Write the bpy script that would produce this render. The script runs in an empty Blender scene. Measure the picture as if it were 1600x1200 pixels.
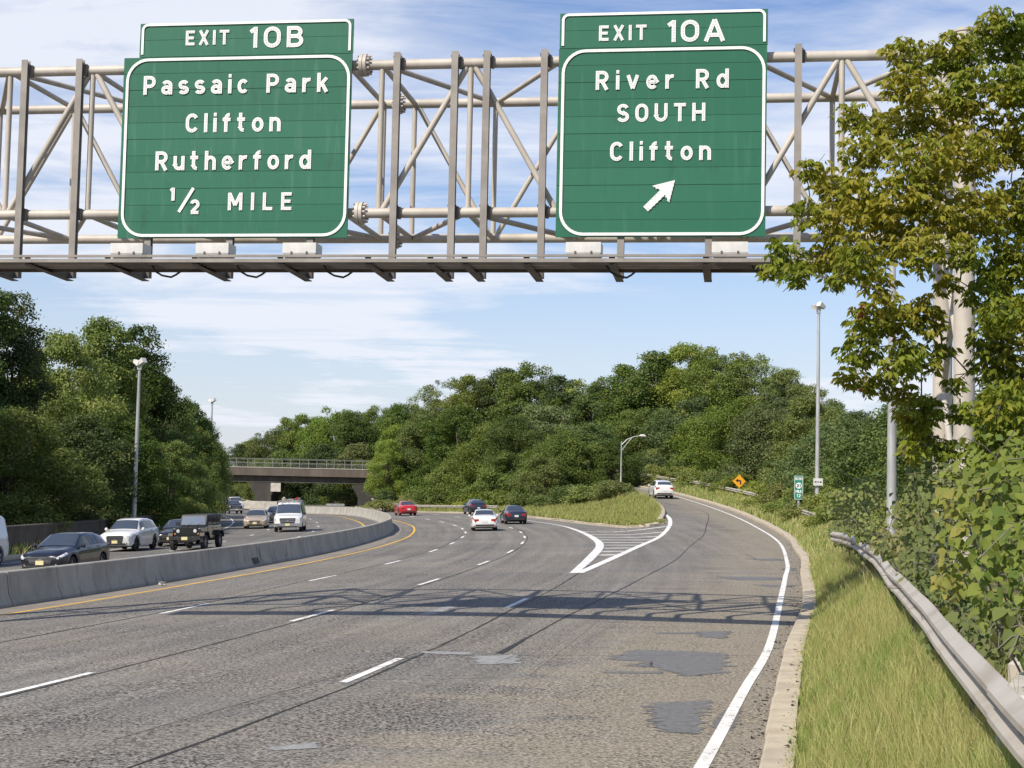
import bpy, bmesh, math, random
import numpy as np
from mathutils import Vector, Matrix

# ------------------------------------------------------------------ camera, sky, sun, exposure
scene = bpy.context.scene
COL = scene.collection
FPX, CAM_H, PITCH, ROLL = 2404.0, 2.9, math.atan(160 / 2404.0), 0.0214
cam_data = bpy.data.cameras.new("camera")
cam = bpy.data.objects.new("camera", cam_data)
COL.objects.link(cam)
_R = Vector((1, 0, 0)); _U = Vector((0, -math.sin(PITCH), math.cos(PITCH))); _Fw = Vector((0, math.cos(PITCH), math.sin(PITCH)))
_cr = _R * math.cos(ROLL) + _U * math.sin(ROLL)
_cu = _U * math.cos(ROLL) - _R * math.sin(ROLL)
m = Matrix.Identity(4)
for i in range(3):
    m[i][0] = _cr[i]; m[i][1] = _cu[i]; m[i][2] = -_Fw[i]
m[2][3] = CAM_H
cam.matrix_world = m
cam_data.sensor_width = 36.0
cam_data.lens = 36.0 * FPX / 1600.0
cam_data.clip_end = 6000
cam_data.clip_start = 0.1
scene.camera = cam

SUN_TO = Vector((-0.86, -1.0, 1.30)).normalized()
sun_data = bpy.data.lights.new("sun", 'SUN')
sun_data.energy = 5.0
sun_data.angle = math.radians(0.5)
sun_data.color = (1.0, 0.915, 0.785)
sun = bpy.data.objects.new("sun", sun_data)
sun.rotation_euler = SUN_TO.to_track_quat('Z', 'Y').to_euler()
COL.objects.link(sun)

world = bpy.data.worlds.new("World")
scene.world = world
world.use_nodes = True
wn, wl = world.node_tree.nodes, world.node_tree.links
wn.clear()
def WN(t, **k):
    n = wn.new(t)
    for a, b in k.items():
        setattr(n, a, b)
    return n
SKY_STRENGTH = 0.1
sky = WN('ShaderNodeTexSky', sky_type='NISHITA', sun_disc=False)
sky.sun_elevation = math.asin(SUN_TO.z)
sky.sun_rotation = math.atan2(SUN_TO.x, SUN_TO.y)
sky.air_density = 1.15; sky.dust_density = 0.9; sky.ozone_density = 2.2
tc = WN('ShaderNodeTexCoord')
sep = WN('ShaderNodeSeparateXYZ'); wl.new(tc.outputs['Generated'], sep.inputs[0])
def WM(op, a, b=None, clamp=False):
    n = WN('ShaderNodeMath', operation=op, use_clamp=clamp)
    for i, v in enumerate((a, b)):
        if v is None: continue
        if hasattr(v, 'is_linked'): wl.new(v, n.inputs[i])
        else: n.inputs[i].default_value = v
    return n.outputs[0]
zz = WM('ADD', WM('MAXIMUM', sep.outputs[2], 0.0), 0.07)
cx_ = WM('DIVIDE', sep.outputs[0], zz); cy_ = WM('DIVIDE', sep.outputs[1], zz)
comb = WN('ShaderNodeCombineXYZ'); wl.new(cx_, comb.inputs[0]); wl.new(cy_, comb.inputs[1])
def cloud(scale, loc, stretch, detail, rough, lo, hi, dist=0.4):
    mp = WN('ShaderNodeMapping'); wl.new(comb.outputs[0], mp.inputs[0])
    mp.inputs['Location'].default_value = loc
    mp.inputs['Rotation'].default_value = (0, 0, 0.35)
    mp.inputs['Scale'].default_value = (scale * stretch[0], scale * stretch[1], 1)
    n = WN('ShaderNodeTexNoise'); wl.new(mp.outputs[0], n.inputs['Vector'])
    n.inputs['Scale'].default_value = 1.0; n.inputs['Detail'].default_value = detail
    n.inputs['Roughness'].default_value = rough; n.inputs['Distortion'].default_value = dist
    mr = WN('ShaderNodeMapRange', interpolation_type='SMOOTHSTEP'); wl.new(n.outputs[0], mr.inputs[0])
    mr.inputs[1].default_value = lo; mr.inputs[2].default_value = hi
    return mr.outputs[0]
c1 = cloud(0.75, (3.1, 0.4, 0), (1.0, 0.75), 9, 0.58, 0.40, 0.62, 0.35)
c2 = cloud(1.7, (7.7, 2.1, 0), (0.5, 1.4), 8, 0.62, 0.36, 0.64, 0.6)
c3 = cloud(0.25, (1.3, 5.2, 0), (1.0, 1.0), 3, 0.5, 0.30, 0.60, 0.2)
cmask = WM('MULTIPLY', WM('ADD', WM('MULTIPLY', c1, 0.85), WM('MULTIPLY', c2, 0.55)), WM('ADD', WM('MULTIPLY', c3, 0.5), 0.5), True)
hz = WN('ShaderNodeMapRange', interpolation_type='SMOOTHSTEP'); wl.new(sep.outputs[2], hz.inputs[0])
hz.inputs[1].default_value = 0.0; hz.inputs[2].default_value = 0.25; hz.inputs[3].default_value = 0.66; hz.inputs[4].default_value = 0.0
hi = WN('ShaderNodeMapRange', interpolation_type='SMOOTHSTEP'); wl.new(sep.outputs[2], hi.inputs[0])
hi.inputs[1].default_value = 0.34; hi.inputs[2].default_value = 0.62; hi.inputs[3].default_value = 1.0; hi.inputs[4].default_value = 0.12
cmask = WM('MULTIPLY', cmask, hi.outputs[0])
cmask = WM('MAXIMUM', cmask, hz.outputs[0])
cmask = WM('MULTIPLY', cmask, 0.92)
# the blue of the sky, a little deeper than the model's
tint = WN('ShaderNodeMix', data_type='RGBA', blend_type='MULTIPLY'); tint.inputs[0].default_value = 1.0
wl.new(sky.outputs[0], tint.inputs[6]); tint.inputs[7].default_value = (0.84, 0.98, 1.27, 1)
mixc = WN('ShaderNodeMix', data_type='RGBA'); wl.new(cmask, mixc.inputs[0]); wl.new(tint.outputs[2], mixc.inputs[6])
mixc.inputs[7].default_value = (7.7, 8.0, 8.8, 1)
bg = WN('ShaderNodeBackground'); wl.new(mixc.outputs[2], bg.inputs[0]); bg.inputs[1].default_value = SKY_STRENGTH
wo = WN('ShaderNodeOutputWorld'); wl.new(bg.outputs[0], wo.inputs[0])

scene.view_settings.view_transform = 'Standard'
scene.view_settings.look = 'None'
scene.view_settings.exposure = 0.18
scene.view_settings.gamma = 1.0
scene.cycles.max_bounces = 6
scene.cycles.transparent_max_bounces = 8
scene.cycles.use_adaptive_sampling = True
# ------------------------------------------------------------------ lie of the land (metres; camera stands on the bank at 0,0)
CX, CY, R0 = -305.0, 90.0, 309.3
_Y1 = 185.0
_X1 = CX + math.sqrt(R0 ** 2 - (_Y1 - CY) ** 2)
_S1 = -(_Y1 - CY) / math.sqrt(R0 ** 2 - (_Y1 - CY) ** 2)
_K = 0.00118
def xref(Y):                                   # the inner edge line of the exit lane: a long left bend, then easing right
    Y = np.asarray(Y, float)
    yc = np.minimum(Y, _Y1)
    a = CX + np.sqrt(R0 ** 2 - (yc - CY) ** 2)
    d = np.clip(Y - _Y1, 0, None); d1 = np.minimum(d, 260)
    return a + _S1 * d + 0.5 * _K * d1 ** 2 + _K * 260 * np.clip(d - 260, 0, None)
def slope(Y):
    Y = np.asarray(Y, float)
    yc = np.minimum(Y, _Y1)
    return -(yc - CY) / np.sqrt(R0 ** 2 - (yc - CY) ** 2) + _K * np.clip(Y - _Y1, 0, 260)
def xl(Y, l):                                  # X of the line that runs l metres to the right of the reference
    return xref(Y) + l * np.sqrt(1 + slope(Y) ** 2)
def lat(X, Y):
    return (np.asarray(X, float) - xref(Y)) / np.sqrt(1 + slope(Y) ** 2)
def sst(a, b, x):
    t = np.clip((np.asarray(x, float) - a) / (b - a), 0, 1)
    return t * t * (3 - 2 * t)
KERB_R = np.array([(-4.5, -12), (-.8, 0), (1.0, 8.5), (2.7, 16.5), (4.9, 27.5), (7.5, 39.5), (10.2, 54.0), (12.3, 65.), (14.1, 76.5), (15.9, 88.5), (17.1, 102.5),
                   (17.8, 118.0), (18.0, 131.8), (17.7, 146.0), (17.0, 161.8), (15.6, 176), (12.4, 195), (7.0, 217), (-1.0, 245)])
RAMP_L = np.array([(9.4, 100), (10.4, 106.3), (11.25, 112.), (12.05, 119), (12.6, 126), (13.05, 135), (13.3, 144.), (13.2, 155), (12.6, 165), (11.2, 176.0), (8.2, 195), (2.8, 217), (-5.2, 245)])
def smooth_curve(P, step=1.0):                 # Catmull-Rom resampling in Y
    P = np.asarray(P, float)
    out = []
    n = len(P)
    for i in range(n - 1):
        p0 = P[max(i - 1, 0)]; p1 = P[i]; p2 = P[i + 1]; p3 = P[min(i + 2, n - 1)]
        k = max(2, int(np.linalg.norm(p2 - p1) / step))
        for j in range(k):
            t = j / k
            out.append(0.5 * ((2 * p1) + (-p0 + p2) * t + (2 * p0 - 5 * p1 + 4 * p2 - p3) * t * t + (-p0 + 3 * p1 - 3 * p2 + p3) * t ** 3))
    out.append(P[-1])
    return np.array(out)
_kr = smooth_curve(KERB_R); _rl = smooth_curve(RAMP_L)
def x_kerb(Y): return np.interp(Y, _kr[:, 1], _kr[:, 0])
def x_rampl(Y): return np.interp(Y, _rl[:, 1], _rl[:, 0])
ISL_L = np.array([(106.5, 6.6), (110, 5.7), (118, 4.4), (125.5, 3.5), (145.5, 2.6), (160, 2.3), (420, 2.3)])   # Y, l
def l_isl(Y): return np.interp(Y, ISL_L[:, 0], ISL_L[:, 1])
def Zr(X, Y):                                  # road surface: superelevated bend, exit ramp climbing on the right
    X = np.asarray(X, float); Y = np.asarray(Y, float)
    l = lat(X, Y)
    t = np.maximum(0.035 * (l - np.sqrt(l * l + 4)) / 2, -0.95)
    sp = 8 * np.log1p(np.exp(np.clip((Y - 85) / 8, -50, 50)))
    sp = np.minimum(sp, 120 + 0.25 * np.clip(sp - 120, 0, None))
    k = sst(2.5, 9, l)
    xa = xl(Y, l_isl(Y)); f = np.clip((X - xa) / np.maximum(x_rampl(np.clip(Y, 100, 245)) - xa, .5), 0, 1) ** 1.6
    w = sst(104, 116, Y) * (1 - sst(215, 250, Y))
    k = k * (1 - w) + f * w
    return t + 0.033 * sp * k - 0.8 * sst(150, 215, Y) * (1 - k)
def bank(X, Y):                                # grass bank behind the right-hand kerb
    d = (np.asarray(X, float) - x_kerb(Y)) * 0.96
    hgt = 1.15 - 0.55 * sst(55, 100, Y)
    return hgt * sst(0.25, 2.3, d) + 0.16 * np.clip(d - 4.5, 0, 30)
def Zg(X, Y):                                  # natural ground
    X = np.asarray(X, float); Y = np.asarray(Y, float)
    l = lat(X, Y)
    z = Zr(X, Y)
    right = np.clip((X - x_kerb(Y)) * 5, 0, 1)
    z = z + np.where(Y < 240, bank(X, Y) * right, 0)
    z = z + 3.0 * sst(8, 50, l) * sst(160, 270, Y)
    z = z + 0.22 * np.clip(-27 - l, 0, 40)
    return z
# measuring helpers: a sight line of the survey photograph meets a plane of depth Y or height z
def sight(u, v):
    du, dv = u - 800.0, v - 600.0
    x = du * math.cos(ROLL) + dv * math.sin(ROLL); y = -du * math.sin(ROLL) + dv * math.cos(ROLL)
    return np.array(_Fw) * FPX + np.array(_R) * x - np.array(_U) * y
def at_depth(u, v, Y):
    d = sight(u, v)
    return np.array((0, 0, CAM_H)) + d * (Y / d[1])
# ------------------------------------------------------------------ mesh helpers
class MB:
    """collects vertices and faces for ONE mesh object"""
    def __init__(s):
        s.v = []; s.f = []; s.mi = []; s.m = 0
    def add(s, vs, fs):
        o = len(s.v)
        s.v.extend([tuple(map(float, p)) for p in vs])
        for f in fs:
            s.f.append(tuple(i + o for i in f)); s.mi.append(s.m)
    def box(s, c, d, rz=0.0, M=None):
        x, y, z = d[0] / 2, d[1] / 2, d[2] / 2
        vs = [(-x, -y, -z), (x, -y, -z), (x, y, -z), (-x, y, -z), (-x, -y, z), (x, -y, z), (x, y, z), (-x, y, z)]
        cr, sr = math.cos(rz), math.sin(rz)
        vs = [(c[0] + p[0] * cr - p[1] * sr, c[1] + p[0] * sr + p[1] * cr, c[2] + p[2]) for p in vs]
        s.add(vs, [(0, 3, 2, 1), (4, 5, 6, 7), (0, 1, 5, 4), (1, 2, 6, 5), (2, 3, 7, 6), (3, 0, 4, 7)])
    def beam(s, a, b, w, h, up=(0, 0, 1)):
        a = Vector(a); b = Vector(b); d = (b - a).normalized(); u = Vector(up)
        r = d.cross(u)
        if r.length < 1e-4: r = d.cross(Vector((1, 0, 0)))
        r.normalize(); u = r.cross(d).normalized()
        vs = []
        for p in (a, b):
            for sx, sy in ((-1, -1), (1, -1), (1, 1), (-1, 1)):
                vs.append(p + r * (sx * w / 2) + u * (sy * h / 2))
        s.add(vs, [(3, 2, 1, 0), (4, 5, 6, 7), (0, 1, 5, 4), (1, 2, 6, 5), (2, 3, 7, 6), (3, 0, 4, 7)])
    def tube(s, pts, radii, n=10, caps=True):
        pts = [Vector(p) for p in pts]
        if not hasattr(radii, '__len__'): radii = [radii] * len(pts)
        ref = None; vs = []
        for i, p in enumerate(pts):
            a = pts[max(i - 1, 0)]; b = pts[min(i + 1, len(pts) - 1)]
            d = (b - a).normalized()
            if ref is None:
                ref = d.cross(Vector((0, 0, 1)))
                if ref.length < 1e-3: ref = d.cross(Vector((0, 1, 0)))
                ref.normalize()
            else:
                ref = (ref - d * ref.dot(d)); ref.normalize()
            o = d.cross(ref)
            for k in range(n):
                t = 2 * math.pi * k / n
                vs.append(p + (ref * math.cos(t) + o * math.sin(t)) * radii[i])
        fs = []
        for i in range(len(pts) - 1):
            for k in range(n):
                k2 = (k + 1) % n
                fs.append((i * n + k, i * n + k2, (i + 1) * n + k2, (i + 1) * n + k))
        if caps:
            fs.append(tuple(range(n - 1, -1, -1)))
            fs.append(tuple((len(pts) - 1) * n + k for k in range(n)))
        s.add(vs, fs)
    def prism(s, poly, o, ax, ay, az, depth):
        """polygon (x, y) in the plane o + x*ax + y*ay, pushed along az by depth"""
        o, ax, ay, az = Vector(o), Vector(ax), Vector(ay), Vector(az)
        n = len(poly)
        vs = [o + ax * p[0] + ay * p[1] for p in poly] + [o + ax * p[0] + ay * p[1] + az * depth for p in poly]
        fs = [tuple(range(n - 1, -1, -1)), tuple(range(n, 2 * n))]
        for i in range(n):
            j = (i + 1) % n
            fs.append((i, j, n + j, n + i))
        s.add(vs, fs)
    def sweep(s, path, prof, close=False, zfn=None):
        """profile (side, up) swept along an XY(Z) path; side is to the right of travel"""
        n = len(prof); P = [Vector(p) for p in path]; vs = []
        for i, p in enumerate(P):
            d = (P[min(i + 1, len(P) - 1)] - P[max(i - 1, 0)]); d.z = 0; d.normalize()
            r = Vector((d.y, -d.x, 0))
            for q in prof:
                vs.append(p + r * q[0] + Vector((0, 0, q[1])))
        fs = []
        for i in range(len(P) - 1):
            for k in range(n if close else n - 1):
                k2 = (k + 1) % n
                fs.append((i * n + k, (i + 1) * n + k, (i + 1) * n + k2, i * n + k2))
        if close:
            fs.append(tuple(range(n))); fs.append(tuple((len(P) - 1) * n + k for k in range(n - 1, -1, -1)))
        s.add(vs, fs)
    def lathe(s, prof, c, axis='Z', n=20):
        """prof: list of (radius, height)"""
        c = Vector(c); vs = []
        for r, h in prof:
            for k in range(n):
                t = 2 * math.pi * k / n; x, y = r * math.cos(t), r * math.sin(t)
                vs.append(c + (Vector((x, y, h)) if axis == 'Z' else Vector((x, h, y)) if axis == 'Y' else Vector((h, x, y))))
        fs = []
        for i in range(len(prof) - 1):
            for k in range(n):
                k2 = (k + 1) % n
                fs.append((i * n + k, i * n + k2, (i + 1) * n + k2, (i + 1) * n + k))
        s.add(vs, fs)
    def mesh(s, name, mats, smooth=None):
        me = bpy.data.meshes.new(name)
        me.from_pydata(s.v, [], s.f)
        for mt in (mats if isinstance(mats, (list, tuple)) else [mats]): me.materials.append(mt)
        if any(s.mi): me.polygons.foreach_set('material_index', s.mi)
        bm = bmesh.new(); bm.from_mesh(me)
        if getattr(s, 'recalc', True): bmesh.ops.recalc_face_normals(bm, faces=bm.faces)
        bm.to_mesh(me); bm.free()
        if smooth is not None:
            me.shade_smooth()
            me.set_sharp_from_angle(angle=math.radians(smooth))
        me.update()
        return me
    def build(s, name, mats, parent=None, smooth=None):
        o = bpy.data.objects.new(name, s.mesh(name, mats, smooth))
        COL.objects.link(o)
        if parent is not None: o.parent = parent
        return o
def tag(o, label=None, cat=None, group=None, kind=None):
    if label: o['label'] = label
    if cat: o['category'] = cat
    if group: o['group'] = group
    if kind: o['kind'] = kind
    return o
def thing(name, label, cat, loc=(0, 0, 0), rz=0.0, group=None):
    o = bpy.data.objects.new(name, None); COL.objects.link(o)
    o.empty_display_size = 0.3
    o.location = loc; o.rotation_euler = (0, 0, rz)
    return tag(o, label, cat, group)
def kids(o): return [c for c in o.children]
def copy_tree(o, parent=None):
    c = o.copy(); COL.objects.link(c)
    if parent is not None: c.parent = parent
    for ch in kids(o): copy_tree(ch, c)
    return c
def array_mesh(name, V, F, mats, mi=None):
    """fast mesh from numpy: F is (n, k) with one k for all faces"""
    me = bpy.data.meshes.new(name)
    V = np.asarray(V, np.float32); F = np.asarray(F, np.int32)
    n, k = F.shape
    me.vertices.add(len(V)); me.vertices.foreach_set('co', V.ravel())
    me.loops.add(n * k); me.loops.foreach_set('vertex_index', F.ravel())
    me.polygons.add(n)
    me.polygons.foreach_set('loop_start', np.arange(0, n * k, k, dtype=np.int32))
    me.polygons.foreach_set('loop_total', np.full(n, k, np.int32))
    for mt in mats: me.materials.append(mt)
    if mi is not None: me.polygons.foreach_set('material_index', np.asarray(mi, np.int32))
    me.update(); me.validate()
    return me

# ------------------------------------------------------------------ materials
class NT:
    def __init__(s, name):
        s.mat = bpy.data.materials.new(name); s.mat.use_nodes = True
        s.n = s.mat.node_tree.nodes; s.l = s.mat.node_tree.links; s.n.clear()
        s.out = s.n.new('ShaderNodeOutputMaterial')
        s.bsdf = s.n.new('ShaderNodeBsdfPrincipled'); s.l.new(s.bsdf.outputs[0], s.out.inputs[0])
        s._tc = None
    def new(s, t, **k):
        x = s.n.new(t)
        for a, b in k.items(): setattr(x, a, b)
        return x
    def put(s, sock, v):
        if hasattr(v, 'is_linked'): s.l.new(v, sock)
        elif isinstance(v, tuple) and len(v) == 3 and sock.type == 'RGBA': sock.default_value = (*v, 1)
        else: sock.default_value = v
    def coord(s, which='Object'):
        if s._tc is None: s._tc = s.new('ShaderNodeTexCoord')
        return s._tc.outputs[which]
    def attr(s, name):
        return s.new('ShaderNodeAttribute', attribute_name=name)
    def mapping(s, vec, scale=(1, 1, 1), loc=(0, 0, 0)):
        x = s.new('ShaderNodeMapping'); s.l.new(vec, x.inputs[0]); x.inputs['Scale'].default_value = scale; x.inputs['Location'].default_value = loc
        return x.outputs[0]
    def noise(s, vec, scale, detail=4, rough=0.55, dist=0.0):
        x = s.new('ShaderNodeTexNoise'); s.l.new(vec, x.inputs['Vector'])
        x.inputs['Scale'].default_value = scale; x.inputs['Detail'].default_value = detail
        x.inputs['Roughness'].default_value = rough; x.inputs['Distortion'].default_value = dist
        return x.outputs[0]
    def voro(s, vec, scale, feature='F1', out=0):
        x = s.new('ShaderNodeTexVoronoi', feature=feature); s.l.new(vec, x.inputs['Vector']); x.inputs['Scale'].default_value = scale
        return x.outputs[out]
    def math(s, op, a, b=0.0, clamp=False):
        x = s.new('ShaderNodeMath', operation=op, use_clamp=clamp); s.put(x.inputs[0], a); s.put(x.inputs[1], b)
        return x.outputs[0]
    def ramp(s, v, lo, hi, a=0.0, b=1.0, smooth=True):
        x = s.new('ShaderNodeMapRange', interpolation_type='SMOOTHSTEP' if smooth else 'LINEAR'); s.put(x.inputs[0], v)
        for i, q in enumerate((lo, hi, a, b)): x.inputs[i + 1].default_value = q
        return x.outputs[0]
    def mix(s, f, a, b, blend='MIX'):
        x = s.new('ShaderNodeMix', data_type='RGBA', blend_type=blend); s.put(x.inputs[0], f); s.put(x.inputs[6], a); s.put(x.inputs[7], b)
        return x.outputs[2]
    def scale_col(s, c, f):
        x = s.new('ShaderNodeVectorMath', operation='SCALE'); s.put(x.inputs[0], c); s.put(x.inputs[3], f)
        return x.outputs[0]
    def hsv(s, c, h=0.5, sat=1.0, v=1.0):
        x = s.new('ShaderNodeHueSaturation'); s.put(x.inputs['Color'], c); s.put(x.inputs['Hue'], h); s.put(x.inputs['Saturation'], sat); s.put(x.inputs['Value'], v)
        return x.outputs[0]
    def bump(s, hgt, strength=0.3, dist=0.01):
        x = s.new('ShaderNodeBump'); s.put(x.inputs['Height'], hgt); x.inputs['Strength'].default_value = strength; x.inputs['Distance'].default_value = dist
        s.l.new(x.outputs[0], s.bsdf.inputs['Normal'])
    def set(s, color=None, rough=None, metal=None, spec=None, coat=None):
        b = s.bsdf.inputs
        if color is not None: s.put(b['Base Color'], color)
        if rough is not None: s.put(b['Roughness'], rough)
        if metal is not None: s.put(b['Metallic'], metal)
        if spec is not None: s.put(b['Specular IOR Level'], spec)
        if coat is not None: s.put(b['Coat Weight'], coat); b['Coat Roughness'].default_value = 0.04
        return s.mat
def varied(name, c1, c2, scale=3.0, rough=0.6, metal=0.0, spec=0.5, lo=0.35, hi=0.65, bump=0.0, detail=6, coat=None, stretch=(1, 1, 1)):
    t = NT(name)
    v = t.mapping(t.coord(), stretch)
    n = t.noise(v, scale, detail, 0.6)
    t.set(t.mix(t.ramp(n, lo, hi), c1, c2), rough, metal, spec, coat)
    if bump: t.bump(t.noise(t.coord(), scale * 12, 4), bump)
    return t.mat
def road_mat(name, base, tan=True):
    t = NT(name); uv = t.attr('lane').outputs['Vector']     # metres along, metres across, metres to the right-hand kerb
    P = t.coord()
    sx = t.new('ShaderNodeSeparateXYZ'); t.l.new(uv, sx.inputs[0])
    agg = t.noise(P, 19.0, 4, 0.75)
    agg2 = t.voro(P, 27.0)
    fine = t.math('ADD', t.ramp(agg, 0.36, 0.66, -1, 1, False), t.ramp(agg2, 0.1, 0.75, 0.55, -0.55, False))
    spread = t.ramp(t.noise(P, 0.35, 4, 0.6), 0.3, 0.7, 0.50, 0.95)
    fine = t.math('MULTIPLY', fine, spread)
    big = t.ramp(t.noise(P, 0.11, 5, 0.62), 0.28, 0.72, -0.16, 0.17, False)
    streak = t.ramp(t.noise(t.mapping(uv, (0.035, 1.5, 0)), 1.0, 5, 0.6), 0.3, 0.7, -0.20, 0.18, False)
    cross = t.ramp(t.noise(t.mapping(uv, (0.8, 0.10, 0)), 1.0, 4, 0.6), 0.52, 0.72, 0.0, 0.10)
    tot = t.math('ADD', t.math('ADD', fine, big), t.math('ADD', streak, cross))
    val = t.math('ADD', tot, 1.0)
    warm = t.mix(t.ramp(t.noise(P, 0.22, 4), 0.35, 0.65), base, (base[0] * 1.04, base[1] * 1.0, base[2] * 0.93))
    col = t.scale_col(warm, val)
    if tan:
        k = t.math('ADD', sx.outputs[2], t.ramp(t.noise(t.mapping(P, (0.5, 1.1, 1)), 1.0, 6, 0.65), 0.2, 0.8, -2.6, 2.6, False))
        dust = t.ramp(k, 2.2, 4.6, 0.85, 0.0)
        dust = t.math('MULTIPLY', dust, t.ramp(t.noise(P, 14.0, 4, 0.7), 0.32, 0.55, 0.35, 1.0))
        col = t.mix(dust, col, t.scale_col((base[0] * 1.42, base[1] * 1.30, base[2] * 1.08), t.math('ADD', t.math('MULTIPLY', fine, 0.7), 1.0)))
    t.set(col, 0.88, 0, 0.25)
    t.bump(agg, 0.35, 0.01)
    return t.mat
def paint_mat(name, c, asphalt, wear=0.5):
    t = NT(name); P = t.coord()
    n = t.math('ADD', t.noise(P, 9.0, 6, 0.75), t.ramp(t.noise(P, 0.9, 3), 0.3, 0.7, -0.10, 0.10, False))
    t.set(t.mix(t.ramp(n, wear - 0.2, wear - 0.12), asphalt, t.mix(t.ramp(t.noise(P, 2.0, 5), 0.3, 0.7), c, tuple(x * 0.8 for x in c))), 0.7, 0, 0.3)
    return t.mat
def leaf_mat(name, c1, c2, c3, trans=0.35, hue_spread=0.03, rough=0.5):
    t = NT(name)
    g = t.new('ShaderNodeNewGeometry'); oi = t.new('ShaderNodeObjectInfo')
    r = g.outputs['Random Per Island']; q = oi.outputs['Random']
    patch = t.noise(t.coord(), 0.55, 3, 0.6)
    col = t.mix(t.ramp(r, 0.15, 0.95), c1, c2)
    col = t.mix(t.ramp(t.math('ADD', patch, t.ramp(r, 0, 1, -0.10, 0.10, False)), 0.50, 0.66), col, c3)
    col = t.hsv(col, t.ramp(q, 0, 1, 0.498 - hue_spread, 0.498 + hue_spread * .4, False), t.ramp(t.math('FRACT', t.math('MULTIPLY', q, 7.3)), 0, 1, 0.82, 1.12, False),
                t.ramp(t.math('FRACT', t.math('MULTIPLY', q, 3.7)), 0, 1, 0.78, 1.22, False))
    t.set(col, 0.62, 0, 0.2)
    tr = t.new('ShaderNodeBsdfTranslucent'); t.l.new(t.mix(1.0, col, (1.25, 1.35, 0.55), 'MULTIPLY'), tr.inputs[0])
    ms = t.new('ShaderNodeMixShader'); ms.inputs[0].default_value = trans
    t.l.new(t.bsdf.outputs[0], ms.inputs[1]); t.l.new(tr.outputs[0], ms.inputs[2]); t.l.new(ms.outputs[0], t.out.inputs[0])
    return t.mat
ASPH = (0.200, 0.189, 0.172)
ASPH_SB = (0.17, 0.165, 0.155)
M = {}
M['road'] = road_mat('road_surface', ASPH)
M['road_sb'] = road_mat('road_surface_southbound', ASPH_SB, False)
M['white_line'] = paint_mat('white_road_paint', (0.80, 0.79, 0.75), ASPH, 0.555)
M['white_line_worn'] = paint_mat('worn_white_road_paint', (0.72, 0.71, 0.66), ASPH, 0.55)
M['yellow_line'] = paint_mat('yellow_road_paint', (0.78, 0.46, 0.05), ASPH, 0.50)
M['crack'] = varied('tar_crack', (0.012, 0.012, 0.012), (0.035, 0.033, 0.03), 8, 0.8)
M['patch_dark'] = varied('exposed_dark_asphalt', (0.115, 0.114, 0.116), (0.165, 0.162, 0.160), 9, 0.85, bump=0.3)
M['patch_light'] = varied('pale_concrete_patch', (0.30, 0.30, 0.295), (0.21, 0.21, 0.205), 7, 0.85, bump=0.3)
M['shoulder'] = varied('dusty_shoulder', (0.24, 0.205, 0.16), (0.175, 0.16, 0.14), 1.3, 0.9, bump=0.3)
M['kerb'] = varied('kerb_concrete', (0.50, 0.43, 0.32), (0.36, 0.31, 0.235), 2.2, 0.9, lo=0.3, hi=0.7, bump=0.4)
t = NT('barrier_concrete')
P = t.coord()
col = t.mix(t.ramp(t.noise(P, 0.7, 6, 0.65), 0.3, 0.7), (0.41, 0.392, 0.345), (0.30, 0.285, 0.25))
st = t.ramp(t.noise(t.mapping(P, (2.4, 2.4, 0.35)), 1.0, 6, 0.7), 0.52, 0.74)
col = t.mix(t.math('MULTIPLY', st, 0.75), col, (0.12, 0.105, 0.085))
col = t.mix(t.ramp(t.noise(P, 7, 4, 0.7), 0.62, 0.72, 0, 0.5), col, (0.16, 0.15, 0.135))
M['barrier'] = t.set(col, 0.9, 0, 0.25); t.bump(t.noise(P, 20, 4), 0.25)
M['ground'] = varied('bank_soil_and_grass', (0.060, 0.072, 0.024), (0.15, 0.135, 0.055), 0.9, 0.95, spec=0.1, bump=0.5)
M['steel'] = varied('gantry_paint', (0.50, 0.455, 0.395), (0.40, 0.36, 0.31), 1.6, 0.5, 0.0, 0.4, stretch=(1, 1, 0.4))
M['post_steel'] = varied('sun_dimmed_post_paint', (0.29, 0.265, 0.235), (0.22, 0.20, 0.178), 1.5, 0.55, 0.0, 0.4)  # colour lowered to paint the weaker sun on the posts' front faces
M['dark_steel'] = varied('weathered_grating', (0.135, 0.115, 0.098), (0.085, 0.074, 0.064), 2.0, 0.7)
M['galv'] = varied('galvanised_steel', (0.50, 0.50, 0.49), (0.38, 0.38, 0.375), 3.0, 0.45, 0.35, 0.5, stretch=(1, 1, .3))
M['rail'] = varied('guardrail_steel', (0.50, 0.46, 0.40), (0.36, 0.31, 0.25), 1.1, 0.5, 0.25, 0.5, lo=0.4, hi=0.7, stretch=(1, 1, 1))
M['rail_post'] = varied('guardrail_post', (0.14, 0.12, 0.10), (0.09, 0.08, 0.07), 4, 0.8)
M['concrete_light'] = varied('pale_concrete', (0.52, 0.48, 0.42), (0.40, 0.37, 0.32), 1.8, 0.9, bump=0.3)
M['concrete_dark'] = varied('weathered_shaded_concrete', (0.10, 0.088, 0.075), (0.066, 0.058, 0.05), 1.0, 0.9, stretch=(1, 1, .4))  # dark bridge concrete; on the retaining wall its tone also paints tree shade
M['white_paint'] = varied('white_enamel', (0.66, 0.65, 0.62), (0.56, 0.55, 0.52), 3, 0.45)
M['black_rubber'] = varied('black_cable', (0.02, 0.02, 0.02), (0.03, 0.03, 0.03), 5, 0.6)
M['bark'] = varied('bark', (0.075, 0.060, 0.046), (0.14, 0.12, 0.095), 5, 0.95, stretch=(1, 1, 0.2), bump=0.6)
M['soft_bark'] = varied('pale_bark', (0.11, 0.095, 0.075), (0.20, 0.18, 0.145), 6, 0.9, stretch=(1, 1, 0.3), bump=0.5)
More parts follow.
